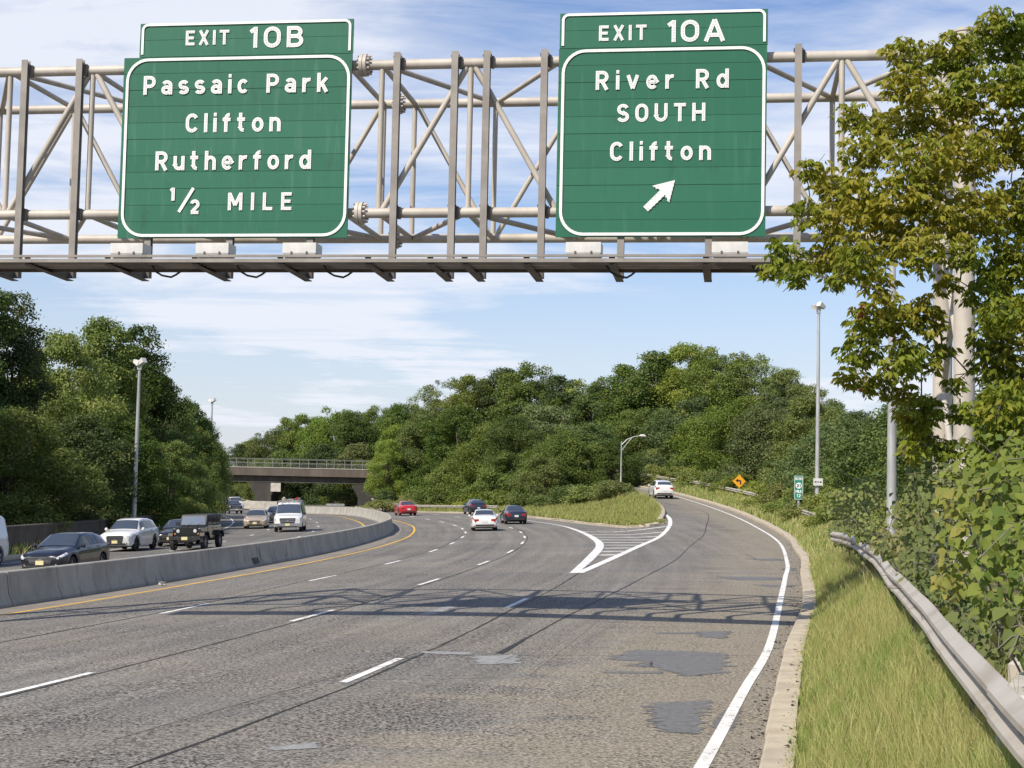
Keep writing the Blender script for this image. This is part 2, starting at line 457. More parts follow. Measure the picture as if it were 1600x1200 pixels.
# ------------------------------------------------------------------ ground, roads, kerbs, markings
def grid_sheet(name, rows, ncol, zoff, mat, zf, parent=None, lane=True):
    """rows: list of (Y, x_left, x_right); one sheet laid on zf"""
    V = []; L = []
    for Y, a, b in rows:
        xs = np.linspace(a, b, ncol)
        z = zf(xs, np.full(ncol, Y)) + zoff
        ls = lat(xs, np.full(ncol, Y)); kd = x_kerb(Y) - xs
        for x, zz_, l_, k_ in zip(xs, z, ls, kd):
            V.append((x, Y, zz_)); L.append((Y, l_, k_))
    F = [(i * ncol + j, i * ncol + j + 1, (i + 1) * ncol + j + 1, (i + 1) * ncol + j) for i in range(len(rows) - 1) for j in range(ncol - 1)]
    me = array_mesh(name, V, F, [mat])
    if lane:
        at = me.attributes.new('lane', 'FLOAT_VECTOR', 'POINT'); at.data.foreach_set('vector', np.array(L, np.float32).ravel())
    me.shade_smooth()
    o = bpy.data.objects.new(name, me); COL.objects.link(o)
    return o
def structure(o): return tag(o, kind='structure')

BAR_L = -12.65                                   # centre line of the median barrier
def bar_x(Y): return xl(Y, np.interp(Y, [30, 60, 85, 110, 160], [-13.1, -13.1, -12.65, -12.1, -12.1]))
# ground: one sheet, fine near the road and stretching to the horizon
gx = np.unique(np.concatenate([np.linspace(-2500, -200, 10), np.arange(-200, -60, 5), np.arange(-60, 60, 1.25), np.arange(60, 200, 5), np.linspace(200, 2500, 10)]))
gy = np.unique(np.concatenate([np.linspace(-1500, -40, 6), np.arange(-40, 240, 1.5), np.arange(240, 520, 5), np.linspace(520, 4000, 12)]))
GX, GY = np.meshgrid(gx, gy)
YC = np.clip(GY, -40, 500)
GZ = Zg(GX, YC)
lt = lat(GX, YC); kd = GX - x_kerb(YC)
isl_r = np.where(YC < 245, x_rampl(np.clip(YC, 100, 245)), -1e9)
on_main = (lt > -27.2) & (lt < np.where(YC < 107, 1e9, l_isl(YC) + 1.5)) & (kd < 0.8)
on_ramp = (YC > 99) & (YC < 246) & (GX > isl_r - 1.5) & (kd < 0.8)
on_bank = (kd > -0.5) & (kd < 6.0) & (YC < 240)
on_isl = (YC > 104) & (YC < 240) & (lt > l_isl(YC) - 0.5) & (GX < isl_r + 0.5)
GZ = np.where(on_main | on_ramp, GZ - 0.5, GZ); GZ = np.where(on_bank & ~on_main, GZ - 0.45, GZ); GZ = np.where(on_isl & ~on_main, GZ - 0.3, GZ)
nx = len(gx)
V = np.stack([GX.ravel(), GY.ravel(), GZ.ravel()], 1)
idx = np.arange(len(V)).reshape(GX.shape)
F = np.stack([idx[:-1, :-1].ravel(), idx[:-1, 1:].ravel(), idx[1:, 1:].ravel(), idx[1:, :-1].ravel()], 1)
me = array_mesh('ground', V, F, [M['ground']]); me.shade_smooth()
o = bpy.data.objects.new('ground', me); COL.objects.link(o); structure(o)

YS = np.concatenate([np.arange(-40, 200, 1.0), np.arange(200, 520, 2.0)])
def nb_right(Y):
    return float(x_kerb(Y)) + 0.05 if Y < 106 else float(xl(Y, l_isl(Y))) + 0.05
structure(grid_sheet('road', [(Y, float(bar_x(Y)) + 0.15, nb_right(Y)) for Y in YS], 24, 0.0, M['road'], Zr))
structure(grid_sheet('ramp_road', [(Y, float(x_rampl(Y)) - 0.05, float(x_kerb(Y)) + 0.05) for Y in np.arange(104.0, 245, 1.0)], 12, -0.004, M['road'], Zr))
structure(grid_sheet('road', [(Y, float(xl(Y, -26.4)), float(bar_x(Y)) - 0.15) for Y in YS], 16, 0.0, M['road_sb'], Zr))
structure(grid_sheet('shoulder', [(Y, float(bar_x(Y)) + 0.2, float(xl(Y, -11.25))) for Y in YS], 3, 0.004, M['shoulder'], Zr))
# grass bank to the right and the grass island of the exit
V = []; rows = np.arange(-12, 236, 1.0); ds = np.array([0.12, 0.3, 0.6, 0.9, 1.2, 1.5, 1.8, 2.1, 2.5, 3.0, 3.8, 4.8, 6.0, 7.5])
for Y in rows:
    xs = float(x_kerb(Y)) + ds / 0.96
    z = Zg(xs, np.full(len(ds), Y)) + 0.10
    V += [(x, Y, q) for x, q in zip(xs, z)]
nc = len(ds)
F = [(i * nc + j, i * nc + j + 1, (i + 1) * nc + j + 1, (i + 1) * nc + j) for i in range(len(rows) - 1) for j in range(nc - 1)]
me = array_mesh('verge', V, F, [M['ground']]); me.shade_smooth()
o = bpy.data.objects.new('verge', me); COL.objects.link(o); structure(o)
def isl_z(X, Y):
    a = float(xl(Y, l_isl(Y))); b = float(x_rampl(Y)); f = np.clip((np.asarray(X) - a) / (b - a), 0, 1)
    return Zr(X, np.full(np.shape(X), Y)) + 0.13 + 0.12 * np.sin(math.pi * f) * sst(106, 130, Y)
V = []; rows = np.arange(106.3, 236, 1.0); nc = 12
for Y in rows:
    a = float(xl(Y, l_isl(Y))); b = float(x_rampl(Y)); xs = np.linspace(a, b, nc)
    V += [(x, Y, q) for x, q in zip(xs, isl_z(xs, Y))]
F = [(i * nc + j, i * nc + j + 1, (i + 1) * nc + j + 1, (i + 1) * nc + j) for i in range(len(rows) - 1) for j in range(nc - 1)]
me = array_mesh('verge', V, F, [M['ground']]); me.shade_smooth()
o = bpy.data.objects.new('verge', me); COL.objects.link(o); structure(o)

# kerbs: swept concrete, cut into lengths
def kerb_run(path, prof, gap=3.0):
    mb = MB(); i = 0; path = [Vector(p) for p in path]; rnd = random.Random(4)
    seg = [path[0]]; acc = 0
    for a, b in zip(path[:-1], path[1:]):
        seg.append(b); acc += (b - a).length
        if acc >= gap:
            j = Vector((rnd.uniform(-.02, .02), 0, rnd.uniform(-.015, .015)))
            mb.sweep([p + j for p in seg], prof, True)
            e = (b - a).normalized() * 0.02
            seg = [b + e]; acc = 0
    if len(seg) > 1: mb.sweep(seg, prof, True)
    return mb
KP = [(0, -0.2), (0.015, 0.13), (0.05, 0.165), (0.36, 0.175), (0.37, -0.2)]
path = [(float(x_kerb(Y)), Y, float(Zr(x_kerb(Y), Y))) for Y in np.arange(-12, 232, 0.75)]
structure(kerb_run(path, KP).build('kerb', M['kerb'], smooth=35))
path = [(float(x_rampl(Y)), Y, float(Zr(x_rampl(Y), Y))) for Y in np.arange(230, 107, -1.0)]
path += [(10.25, 106.2, 0.40), (9.6, 105.6, 0.38), (8.9, 105.8, 0.33)]
path += [(float(xl(Y, l_isl(Y))), Y, float(Zr(xl(Y, l_isl(Y)), Y))) for Y in np.arange(106.8, 330, 1.0)]
structure(kerb_run(path, KP).build('kerb', M['kerb'], smooth=35))
path = [(float(xl(Y, -26.3)), Y, float(Zr(xl(Y, -26.3), Y))) for Y in np.arange(330, 20, -1.5)]
structure(kerb_run(path, KP).build('kerb', M['kerb'], smooth=35))

# painted lines
def stripe(mb, pts, w, z=0.008, taper=False):
    P = np.array(pts, float); n = len(P); vs = []
    w = np.broadcast_to(w, n)
    for i in range(n):
        d = P[min(i + 1, n - 1)] - P[max(i - 1, 0)]; d = d / np.linalg.norm(d); r = np.array((d[1], -d[0]))
        for s_ in (-.5, .5):
            q = P[i] + r * w[i] * s_
            vs.append((q[0], q[1], float(Zr(q[0], q[1])) + z))
    mb.add(vs, [(2 * i, 2 * i + 1, 2 * i + 3, 2 * i + 2) for i in range(n - 1)])
def line_l(lf, y0, y1, step=1.0):
    ys = np.arange(y0, y1 + 1e-6, min(step, (y1 - y0) / 2)); return [(float(xl(Y, lf(Y))), Y) for Y in ys]
LT = {'yel': lambda Y: np.interp(Y, [35, 50, 72, 95, 121, 140], [-11.5, -11.5, -11.05, -10.5, -10.25, -10.6]),
      'l1': lambda Y: np.interp(Y, [36, 50, 61, 75, 92, 102, 118, 132, 147, 180], [-7.7, -8.05, -7.76, -7.5, -7.16, -6.9, -6.84, -7.2, -7.5, -7.5]),
      'l2': lambda Y: np.interp(Y, [21, 34, 47, 60, 74, 92, 108, 140, 180], [-3.5, -3.8, -3.95, -3.93, -3.66, -3.33, -3.2, -3.7, -3.9]),
      'l3': lambda Y: np.interp(Y, [22, 37, 53, 64], [.72, .18, .1, .14])}
mb = MB(); stripe(mb, line_l(LT['yel'], -10, 330), 0.13); structure(mb.build('road_marking', M['yellow_line']))
mb = MB(); stripe(mb, line_l(lambda Y: -14.0, -10, 400), 0.13); structure(mb.build('road_marking', M['yellow_line']))
mb = MB()
for key, starts in (('l1', [11.5, 24.4, 36.5, 50.0, 61.0, 72.8, 82.6, 92.8, 101.6, 110.6, 119.6, 129.5, 139.5, 150, 160, 172, 184, 196]),
                    ('l2', [9.5, 20.9, 33.8, 47.0, 59.5, 70.6, 81.8, 91.5, 101, 111.5, 122, 134, 146, 158, 170, 182]),
                    ('l3', [10.8, 22.8, 37.5])):
    for y0 in starts: stripe(mb, line_l(LT[key], y0, y0 + 3.3, 1.1), 0.14)
for lf in (-17.6, -21.2):
    for k in range(-2, 34): stripe(mb, line_l(lambda Y: lf, k * 12.2 + (5 if lf < -20 else 0), k * 12.2 + 3.1 + (5 if lf < -20 else 0), 1.1), 0.13)
structure(mb.build('road_marking', M['white_line']))
mb = MB()
stripe(mb, line_l(lambda Y: -24.9, -10, 330), 0.13)
Rp = smooth_curve([(-1.4, 1), (.5, 9.5), (2.1, 16.5), (3.5, 22.8), (5.0, 29.5), (7.5, 42.5), (9.5, 53), (11.4, 63.2), (14.7, 84.0), (16.2, 100.8), (16.95, 119.5), (16.9, 142.0), (16.2, 160), (14.9, 176)], 0.7)
stripe(mb, Rp, 0.155)
structure(mb.build('road_marking', M['white_line']))
# gore: two broad lines that meet in a point, with bars between
GL = smooth_curve([(2.25, 53.2), (3.4, 64.5), (4.6, 78), (4.95, 88.5), (4.8, 103), (4.0, 118), (1.9, 132.8), (-.6, 150)], 0.8)
GR = smooth_curve([(2.45, 53.3), (4.15, 63.5), (7.1, 81.5), (8.95, 92), (10.7, 103.2), (11.45, 110), (11.75, 116)], 0.8)
mb = MB()
stripe(mb, GL, np.interp(GL[:, 1], [53, 60, 66, 90, 110, 120, 150], [.28, .36, .42, .42, .32, .18, .14])); stripe(mb, GR, np.interp(GR[:, 1], [53, 66, 119], [.30, .34, .26]), 0.012)
for k, Y in enumerate((67.6, 71.6, 75.6, 79.6, 83.4, 87.6, 92.2, 97.2, 103.0)):
    xa = float(np.interp(Y, GL[:, 1], GL[:, 0])) + 0.22; xb = float(np.interp(Y + 1, GR[:, 1], GR[:, 0])) - 0.18
    stripe(mb, [(xa + (xb - xa) * i / 6, Y + .8 * i / 6) for i in range(7)], 0.55)
structure(mb.build('road_marking', M['white_line']))
# joints and cracks along the lane lines
def wobble(pts, amp, seed):
    rnd = random.Random(seed); return [(x + rnd.uniform(-amp, amp), y) for x, y in pts]
mb = MB()
for k, (key, off, y0, y1) in enumerate((('l1', -0.16, 14, 100), ('l2', 0.15, 10, 118), ('l3', 0.20, 10, 59))):
    p = wobble(line_l(lambda Y: LT[key](Y) + off, y0, y1, 0.5), 0.012, k); rnd = random.Random(k + 9)
    stripe(mb, p, [rnd.uniform(.03, .062) for _ in p], 0.005)
cr = smooth_curve([(-.12, 27.1), (1.1, 33.8), (2.6, 41.5), (4.3, 50.2), (6.9, 64), (9.4, 79.8), (11.6, 92), (13.2, 103.2), (14.6, 113), (15.4, 121.8), (15.2, 134)], 0.5)
rnd = random.Random(77)
stripe(mb, wobble(cr, 0.012, 5), [rnd.uniform(.03, .06) if 30 < y else .16 - .03 * (y - 27) for _, y in cr], 0.005)
for (x0, y0, x1, y1, w) in ((-1.2, 26.6, 4.6, 27.6, .02), (9.3, 101.5, 16.2, 103.4, .05), (-2.6, 23.3, -1.3, 27.2, .015), (-6.2, 22.4, 0.0, 23.6, .012), (5.2, 57, 9.9, 58.6, .03), (10.6, 66, 10.9, 71, .03)):
    p = wobble([(x0 + (x1 - x0) * i / 24, y0 + (y1 - y0) * i / 24) for i in range(25)], 0.02, int(x0 * 10) + 50); stripe(mb, p, w, 0.005)
for (a, b) in (((-2.5, 98.5), (-2.45, 101.5)), ((-1.6, 98.5), (-1.55, 101.5))):
    stripe(mb, [(a[0] - 5.9, a[1] - 1), (b[0] - 5.9, b[1])], 0.12, 0.005)
structure(mb.build('road_crack', M['crack']))
# patches: ragged outlines
def ragged(mb, pts, z, amp, seed, n=26):
    rnd = random.Random(seed); out = []
    for (a, b) in zip(pts, pts[1:] + pts[:1]):
        for i in range(n):
            t_ = i / n
            out.append((a[0] + (b[0] - a[0]) * t_ + (rnd.uniform(-amp, amp) * (1.9 if rnd.random() < .2 else 1.0) if i else 0), a[1] + (b[1] - a[1]) * t_ + (rnd.uniform(-amp, amp) * .5 if i else 0)))
    mb.add([(x, y, float(Zr(x, y)) + z) for x, y in out], [tuple(range(len(out)))])
mb = MB()
for k, (pp, amp) in enumerate(((((2.35, 28.2), (3.9, 27.9), (3.55, 24.9), (2.85, 24.3), (2.5, 25.4), (2.0, 25.6), (2.45, 26.2), (1.75, 26.5)), .10),
                               (((1.5, 24.7), (2.5, 24.9), (2.5, 24.6), (1.6, 24.5)), .04),
                               (((3.9, 32.0), (4.65, 32.2), (4.3, 30.6), (3.85, 30.9)), .07),
                               (((3.0, 31.6), (3.9, 31.8), (3.9, 31.5), (3.1, 31.3)), .03),
                               (((2.0, 21.2), (2.85, 21.6), (2.3, 18.6), (1.85, 18.8), (1.85, 19.8)), .10),
                               (((2.9, 20.6), (3.15, 20.8), (2.75, 18.9), (2.55, 19.2)), .05),
                               (((7.1, 52.5), (9.1, 52.8), (9.2, 51.3), (7.6, 50.6)), .22), (((7.7, 48.4), (9.0, 48.6), (8.7, 47.6), (8.0, 47.4)), .16),
                               (((10.2, 66.5), (11.7, 67.0), (11.7, 65.2), (10.7, 65.0)), .2), (((10.5, 59), (11.0, 59.6), (10.6, 57), (10.2, 57.5)), .12))):
    ragged(mb, list(pp), 0.005, amp, k)
structure(mb.build('road_patch', M['patch_dark']))
mb = MB()
for k, (pp, amp) in enumerate(((((-.55, 26.6), (.15, 26.9), (.25, 25.6), (-.45, 25.4)), .08), (((-1.55, 27.3), (-.6, 27.2), (-.6, 26.8), (-1.4, 26.9)), .06),
                               (((-1.85, 36.6), (-1.4, 38.2), (-1.25, 37.6), (-1.65, 35.4), (-1.95, 35.2)), .06), (((-2.3, 36.6), (-2.2, 36.9), (-2.2, 36.2)), .02),
                               (((-6.9, 96.5), (-5.9, 97.2), (-6.0, 96.2)), .1), (((-2.6, 17.1), (-2.1, 17.5), (-2.05, 17.1), (-2.5, 16.9)), .03))):
    ragged(mb, list(pp), 0.006, amp, k + 40)
structure(mb.build('road_patch', M['patch_light']))
mb = MB(); p = wobble([(.35 + (6.2 - .35) * i / 60 + .25 * math.sin(i / 60 * 3), 24 + 40 * i / 60) for i in range(61)], .012, 3); stripe(mb, p, .028, .0055)
p = wobble([(-4.4 + 3.6 * i / 40, 17.5 + 12 * i / 40) for i in range(41)], .012, 4); stripe(mb, p, .02, .0055)
stripe(mb, [(7.1, 55.5), (9.0, 56.0), (11.0, 56.5)], 1.5, .0045)
structure(mb.build('road_patch', M['shoulder']))

# grit and clods swept into the gutter
rng0 = np.random.default_rng(21); V = []; F = []
for i in range(1300):
    Y = 13 + 70 * rng0.random() ** 1.6; X = float(x_kerb(Y)) - abs(rng0.normal()) * .16 + .02
    if rng0.random() < .22: X = float(x_kerb(Y)) + rng0.uniform(.2, .42)
    zt = float(Zr(X, Y)) + (.175 if X > x_kerb(Y) + .03 else 0); r_ = .008 + .022 * rng0.random() ** 3; n0 = len(V)
    q = rng0.normal(size=(4, 3)) * r_; q[:, 2] = np.abs(q[:, 2]) * .6
    V += [(X + a, Y + b * 1.5, zt + c) for a, b, c in q]; F += [(n0, n0 + 1, n0 + 2), (n0, n0 + 2, n0 + 3), (n0, n0 + 3, n0 + 1), (n0 + 1, n0 + 3, n0 + 2)]
o = bpy.data.objects.new('gravel', array_mesh('gravel', V, F, [M['crack'], ])); COL.objects.link(o); tag(o, 'dark grit and clods lying along the right kerb', kind='stuff')
# ------------------------------------------------------------------ overhead sign gantry (local x along the span, y away from the viewer, z up)
GK = 0.945
GO = Vector((3.089 * GK, 32.0 * GK, CAM_H * (1 - GK))); GA = -math.radians(8.5)
QF, QB, ZT, ZB = 0.30, 3.72, 12.06, 8.78
gantry = thing('sign_gantry', 'grey steel tube truss gantry spanning the whole road and carrying both green exit signs', 'gantry', GO, GA)
gantry.scale = (GK, GK, GK)
NODES_R = [-6.19 + 1.975 * k for k in range(7)]; NODES_L = [-14.85 - 1.975 + 1.975 * k for k in range(6)]
T0, T1, TF = -17.2, 6.2, -6.6
for q in (QF, QB):
    for z in (ZT, ZB):
        for a, b in ((T0, TF), (TF, T1)):
            mb = MB(); mb.tube([(a, q, z), (b, q, z)], 0.112, 16); mb.build('chord', M['steel'], gantry, smooth=40)
        mb = MB()
        for s_ in (-0.042, 0.042): mb.lathe([(0.0, -0.036), (0.245, -0.036), (0.245, 0.036), (0.0, 0.036)], (TF + s_, q, z), 'X', 24)
        for k in range(12):
            a = 2 * math.pi * k / 12; mb.lathe([(0, -.12), (.026, -.12), (.026, .15), (0, .15)], (TF, q + .195 * math.cos(a), z + .195 * math.sin(a)), 'X', 6)
        mb.build('flange', M['steel'], gantry, smooth=40)
def web(a, b, r=0.062, name='brace'):
    mb = MB(); mb.tube([a, b], r, 10); mb.build(name, M['steel'], gantry, smooth=40)
for nodes, up0 in ((NODES_R, False), (NODES_L, False)):
    for i, t_ in enumerate(nodes):
        for q in (QF, QB): web((t_, q, ZB + .1), (t_, q, ZT - .1), name='upright')
        web((t_, QF + .1, ZT), (t_, QB - .1, ZT)); web((t_, QF + .1, ZB), (t_, QB - .1, ZB))
        if i + 1 < len(nodes):
            n_ = nodes[i + 1]
            if (i % 2 == 0) == (nodes is NODES_R):  # front face: low end first on the right section
                web((t_ + .1, QF, ZB + .09), (n_ - .09, QF, ZT - .09), .068); web((t_ + .1, QB, ZT - .09), (n_ - .09, QB, ZB + .09))
                web((t_ + .08, QF + .08, ZT), (n_ - .08, QB - .08, ZT)); web((t_ + .08, QB - .08, ZB), (n_ - .08, QF + .08, ZB))
            else:
                web((t_ + .1, QF, ZT - .09), (n_ - .09, QF, ZB + .09), .068); web((t_ + .1, QB, ZB + .09), (n_ - .09, QB, ZT - .09))
                web((t_ + .08, QB - .08, ZT), (n_ - .08, QF + .08, ZT)); web((t_ + .08, QF + .08, ZB), (n_ - .08, QB - .08, ZB))
POSTS = [-14.40, -13.10, -11.34, -9.46, -7.64, -5.81, -4.53, -3.83, -2.58, -0.88, 0.96, 2.78]
for t_ in POSTS:
    mb = MB(); zb = 7.32
    if t_ > 2: zb = 7.32
    mb.box((t_, 0.045, (12.27 + zb) / 2), (0.145, 0.012, 12.27 - zb)); mb.box((t_, 0.176, (12.27 + zb) / 2), (0.145, 0.012, 12.27 - zb)); mb.box((t_, 0.11, (12.27 + zb) / 2), (0.012, 0.119, 12.27 - zb))
    mb.build('hanger_post', M['post_steel'], gantry)
    mb = MB()
    for z in (ZT, ZB):
        mb.tube([(t_ - .09, QF + .13, z), (t_ - .09, .1, z + .13)], .012, 6); mb.tube([(t_ + .09, QF + .13, z), (t_ + .09, .1, z + .13)], .012, 6)
        mb.box((t_ + .11, .19, z - .02), (.06, .1, .26))
    mb.build('clamp', M['dark_steel'], gantry)
    mb = MB()                                       # bracket that carries the walkway, reaching towards the viewer
    mb.prism([(0.03, 7.24), (0.03, 7.50), (-2.06, 7.46), (-2.06, 7.30)], (t_ - .05, 0, 0), (0, 1, 0), (0, 0, 1), (1, 0, 0), 0.012)
    mb.beam((t_ + .004, .03, 7.245), (t_ + .004, -2.06, 7.305), .16, .014); mb.box((t_ + .004, -2.06, 7.40), (.12, .02, .15)); mb.box((t_ + .004, .03, 7.41), (.13, .02, .22))
    mb.build('bracket', M['dark_steel'], gantry)
mb = MB()
mb.box((-6.3, -2.10, 7.475), (20.6, .05, .05)); mb.box((-6.3, -2.12, 7.38), (20.6, .012, .075)); mb.build('walkway_rail', M['post_steel'], gantry)
mb = MB()
for k in range(5): mb.box((-6.3, -1.92 + .2 * k, 7.365), (20.6, .165, .03))
mb.box((-6.3, -1.0, 7.35), (20.6, .06, .11))
mb.build('walkway', M['dark_steel'], gantry)
# columns: pairs at the right verge and on the median
for tcol, zb in ((6.18, 0.6), (-17.2, -0.9)):
    for q, r in ((QF, .215), (QB, .215)):
        mb = MB(); mb.lathe([(0, zb), (r, zb), (r, 12.5), (r + .02, 12.5), (r + .02, 12.56), (.05, 12.62), (0, 12.62)], (tcol, q, 0), 'Z', 24)
        mb.build('column', M['steel'], gantry, smooth=40)
    for (za, zc) in ((2.0, 5.2), (5.2, 8.5)):
        web((tcol, QF + .1, za), (tcol, QB - .1, zc), .07); web((tcol, QB - .1, za), (tcol, QF + .1, zc), .07)
    mb = MB(); mb.box((tcol, (QF + QB) / 2, zb - .1), (1.1, 4.8, .9)); mb.build('footing', M['concrete_light'], gantry)

# ------------------------------------------------------------------ highway lettering: strokes one wide, butt ends
def arc(cx, cy, rx, ry, a0, a1, n=12):
    return [(cx + rx * math.cos(math.radians(a0 + (a1 - a0) * i / n)), cy + ry * math.sin(math.radians(a0 + (a1 - a0) * i / n))) for i in range(n + 1)]
b_, t_, h_ = .09, .91, .09
def bowl(x0, x1, y0, y1):                       # flat-sided bowl opening left
    r = (y1 - y0) / 2
    return [(x0, y1)] + arc(x1 - r, y0 + r, r, r, 90, -90, 10) + [(x0, y0)]
GLY = {
 'E': (.60, [[(.09, 0), (.09, 1)], [(.1, .91), (.60, .91)], [(.1, .5), (.54, .5)], [(.1, .09), (.60, .09)]]),
 'X': (.70, [[(.10, 0), (.60, 1)], [(.60, 0), (.10, 1)]]),
 'I': (.18, [[(.09, 0), (.09, 1)]]),
 'T': (.64, [[(.32, 0), (.32, 1)], [(0, .91), (.64, .91)]]),
 'H': (.70, [[(.09, 0), (.09, 1)], [(.61, 0), (.61, 1)], [(.1, .5), (.6, .5)]]),
 'L': (.56, [[(.09, 0), (.09, 1)], [(.1, .09), (.56, .09)]]),
 'M': (.84, [[(.09, 0), (.09, 1)], [(.75, 0), (.75, 1)], [(.10, .97), (.42, .28)], [(.74, .97), (.42, .28)]]),
 'N': (.70, [[(.09, 0), (.09, 1)], [(.61, 0), (.61, 1)], [(.11, .95), (.59, .05)]]),
 'P': (.66, [[(.09, 0), (.09, 1)], bowl(.1, .57, .45, .91)]),
 'R': (.68, [[(.09, 0), (.09, 1)], bowl(.1, .57, .46, .91), [(.32, .46), (.585, 0)]]),
 'B': (.68, [[(.09, 0), (.09, 1)], bowl(.1, .55, .52, .91), bowl(.1, .59, .09, .52)]),
 'C': (.68, [arc(.345, .62, .255, .29, 28, 180, 9) + arc(.345, .38, .255, .29, 180, 332, 9)]),
 'O': (.70, [arc(.35, .62, .26, .29, 0, 180, 10) + arc(.35, .38, .26, .29, 180, 360, 10) + [(.61, .62)]]),
 'U': (.70, [[(.09, 1), (.09, .36)] + arc(.35, .36, .26, .27, 180, 360, 10) + [(.61, 1)]]),
 'S': (.66, [arc(.335, .70, .23, .21, 20, 270, 12) + arc(.335, .29, .24, .20, 90, -160, 12)]),
 'A': (.80, [[(.085, 0), (.40, .99)], [(.715, 0), (.40, .99)], [(.18, .29), (.62, .29)]]),
 '1': (.30, [[(.20, 0), (.20, 1)], [(.0, .76), (.19, .93)]]),
 '0': (.70, [arc(.35, .62, .26, .29, 0, 180, 10) + arc(.35, .38, .26, .29, 180, 360, 10) + [(.61, .62)]]),
 '2': (.66, [arc(.33, .66, .24, .25, 165, -20, 12) + [(.12, .12)], [(.06, .09), (.62, .09)]]),
 'a': (.60, [arc(.29, .47, .21, .20, 150, 0, 8) + [(.50, 0)], arc(.27, .245, .185, .155, 0, 360, 16)]),
 's': (.56, [arc(.28, .505, .19, .155, 25, 270, 10) + arc(.28, .225, .20, .135, 90, -155, 10)]),
 'i': (.18, [[(.09, 0), (.09, .75)], [(.015, .93), (.165, .93)]]),
 'c': (.58, [arc(.30, .375, .21, .285, 40, 320, 16)]),
 'r': (.46, [[(.09, 0), (.09, .75)], arc(.36, .38, .265, .28, 175, 75, 7)]),
 'k': (.60, [[(.09, 0), (.09, 1)], [(.12, .30), (.50, .74)], [(.27, .42), (.51, 0)]]),
 'l': (.18, [[(.09, 0), (.09, 1)]]),
 'f': (.46, [[(.18, 0), (.18, .72)] + arc(.36, .72, .18, .19, 180, 85, 6), [(0, .66), (.42, .66)]]),
 't': (.48, [[(.18, 1), (.18, .26)] + arc(.36, .26, .18, .17, 180, 275, 6), [(0, .66), (.42, .66)]]),
 'o': (.62, [arc(.31, .375, .22, .285, 0, 360, 20)]),
 'n': (.60, [[(.09, 0), (.09, .75)], arc(.30, .44, .21, .22, 170, 0, 9) + [(.51, 0)]]),
 'u': (.60, [[(.51, 0), (.51, .75)], [(.09, .75), (.09, .31)] + arc(.30, .31, .21, .22, 180, 350, 9)]),
 'h': (.60, [[(.09, 0), (.09, 1)], arc(.30, .44, .21, .22, 170, 0, 9) + [(.51, 0)]]),
 'e': (.62, [[(.10, .375)] + [(.52, .375)] + arc(.31, .375, .21, .285, 0, 318, 18)]),
 'd': (.62, [[(.53, 0), (.53, 1)], arc(.30, .375, .21, .285, 20, 340, 18)]),
 'v': (.64, [[(.08, .75), (.32, .04)], [(.56, .75), (.32, .04)]]),
}
def stroke_mesh(mb, pts, w, o, H, z0, dep):
    """flat-ended stroke with mitred joints, raised by dep towards the viewer (-y)"""
    P = [Vector((p[0], p[1])) for p in pts]; n = len(P); closed = (P[0] - P[-1]).length < 1e-4
    L = []; Rr = []
    for i in range(n):
        if closed: d0 = P[i] - P[i - 1] if i else P[0] - P[-2]; d1 = P[(i + 1) % n] - P[i] if i < n - 1 else P[1] - P[0]
        else: d0 = P[i] - P[i - 1] if i else P[1] - P[0]; d1 = P[i + 1] - P[i] if i < n - 1 else P[-1] - P[-2]
        d0 = d0.normalized(); d1 = d1.normalized(); n0 = Vector((-d0.y, d0.x)); n1 = Vector((-d1.y, d1.x))
        mt = (n0 + n1); mt = mt / max(.35, mt.dot(n0)) if mt.length > 1e-4 else n0
        if mt.length > 1.8: mt = mt.normalized() * 1.8
        L.append(P[i] + mt * w / 2); Rr.append(P[i] - mt * w / 2)
    vs = []
    for y in (z0, z0 - dep):
        for A in (L, Rr):
            for p in A: vs.append((o[0] + p.x * H, y, o[1] + p.y * H))
    fs = []
    for i in range(n - 1):
        fs += [(2 * n + i, 2 * n + i + 1, 3 * n + i + 1, 3 * n + i), (i, i + 1, 2 * n + i + 1, 2 * n + i), (n + i, n + i + 1, 3 * n + i + 1, 3 * n + i)]
    if not closed: fs += [(0, n, 3 * n, 2 * n), (n - 1, 2 * n - 1, 4 * n - 1, 3 * n - 1)]
    mb.add(vs, fs)
def beads(mb, pts, o, H, y, pitch, r):
    P = [Vector(p) for p in pts]; seg = [(b - a).length for a, b in zip(P, P[1:])]; tot = sum(seg)
    k = max(1, round((tot - .04) / pitch)); 
    for j in range(k):
        s_ = (j + .5) / k * tot
        for a, b, q in zip(P, P[1:], seg):
            if s_ <= q: c = a + (b - a) * (s_ / q); break
            s_ -= q
        x, z = o[0] + c.x * H, o[1] + c.y * H
        vs = [(x, y - .004, z)] + [(x + r * math.cos(i * math.pi / 3), y - .002, z + r * math.sin(i * math.pi / 3)) for i in range(6)]
        mb.add(vs, [(0, 1 + i, 1 + (i + 1) % 6) for i in range(6)])
M['legend'] = varied('white_letter_enamel', (0.82, 0.82, 0.80), (0.74, 0.74, 0.72), 6, 0.5)
M['button'] = varied('reflector_button', (0.70, 0.67, 0.67), (0.60, 0.57, 0.57), 30, 0.25, spec=0.7)
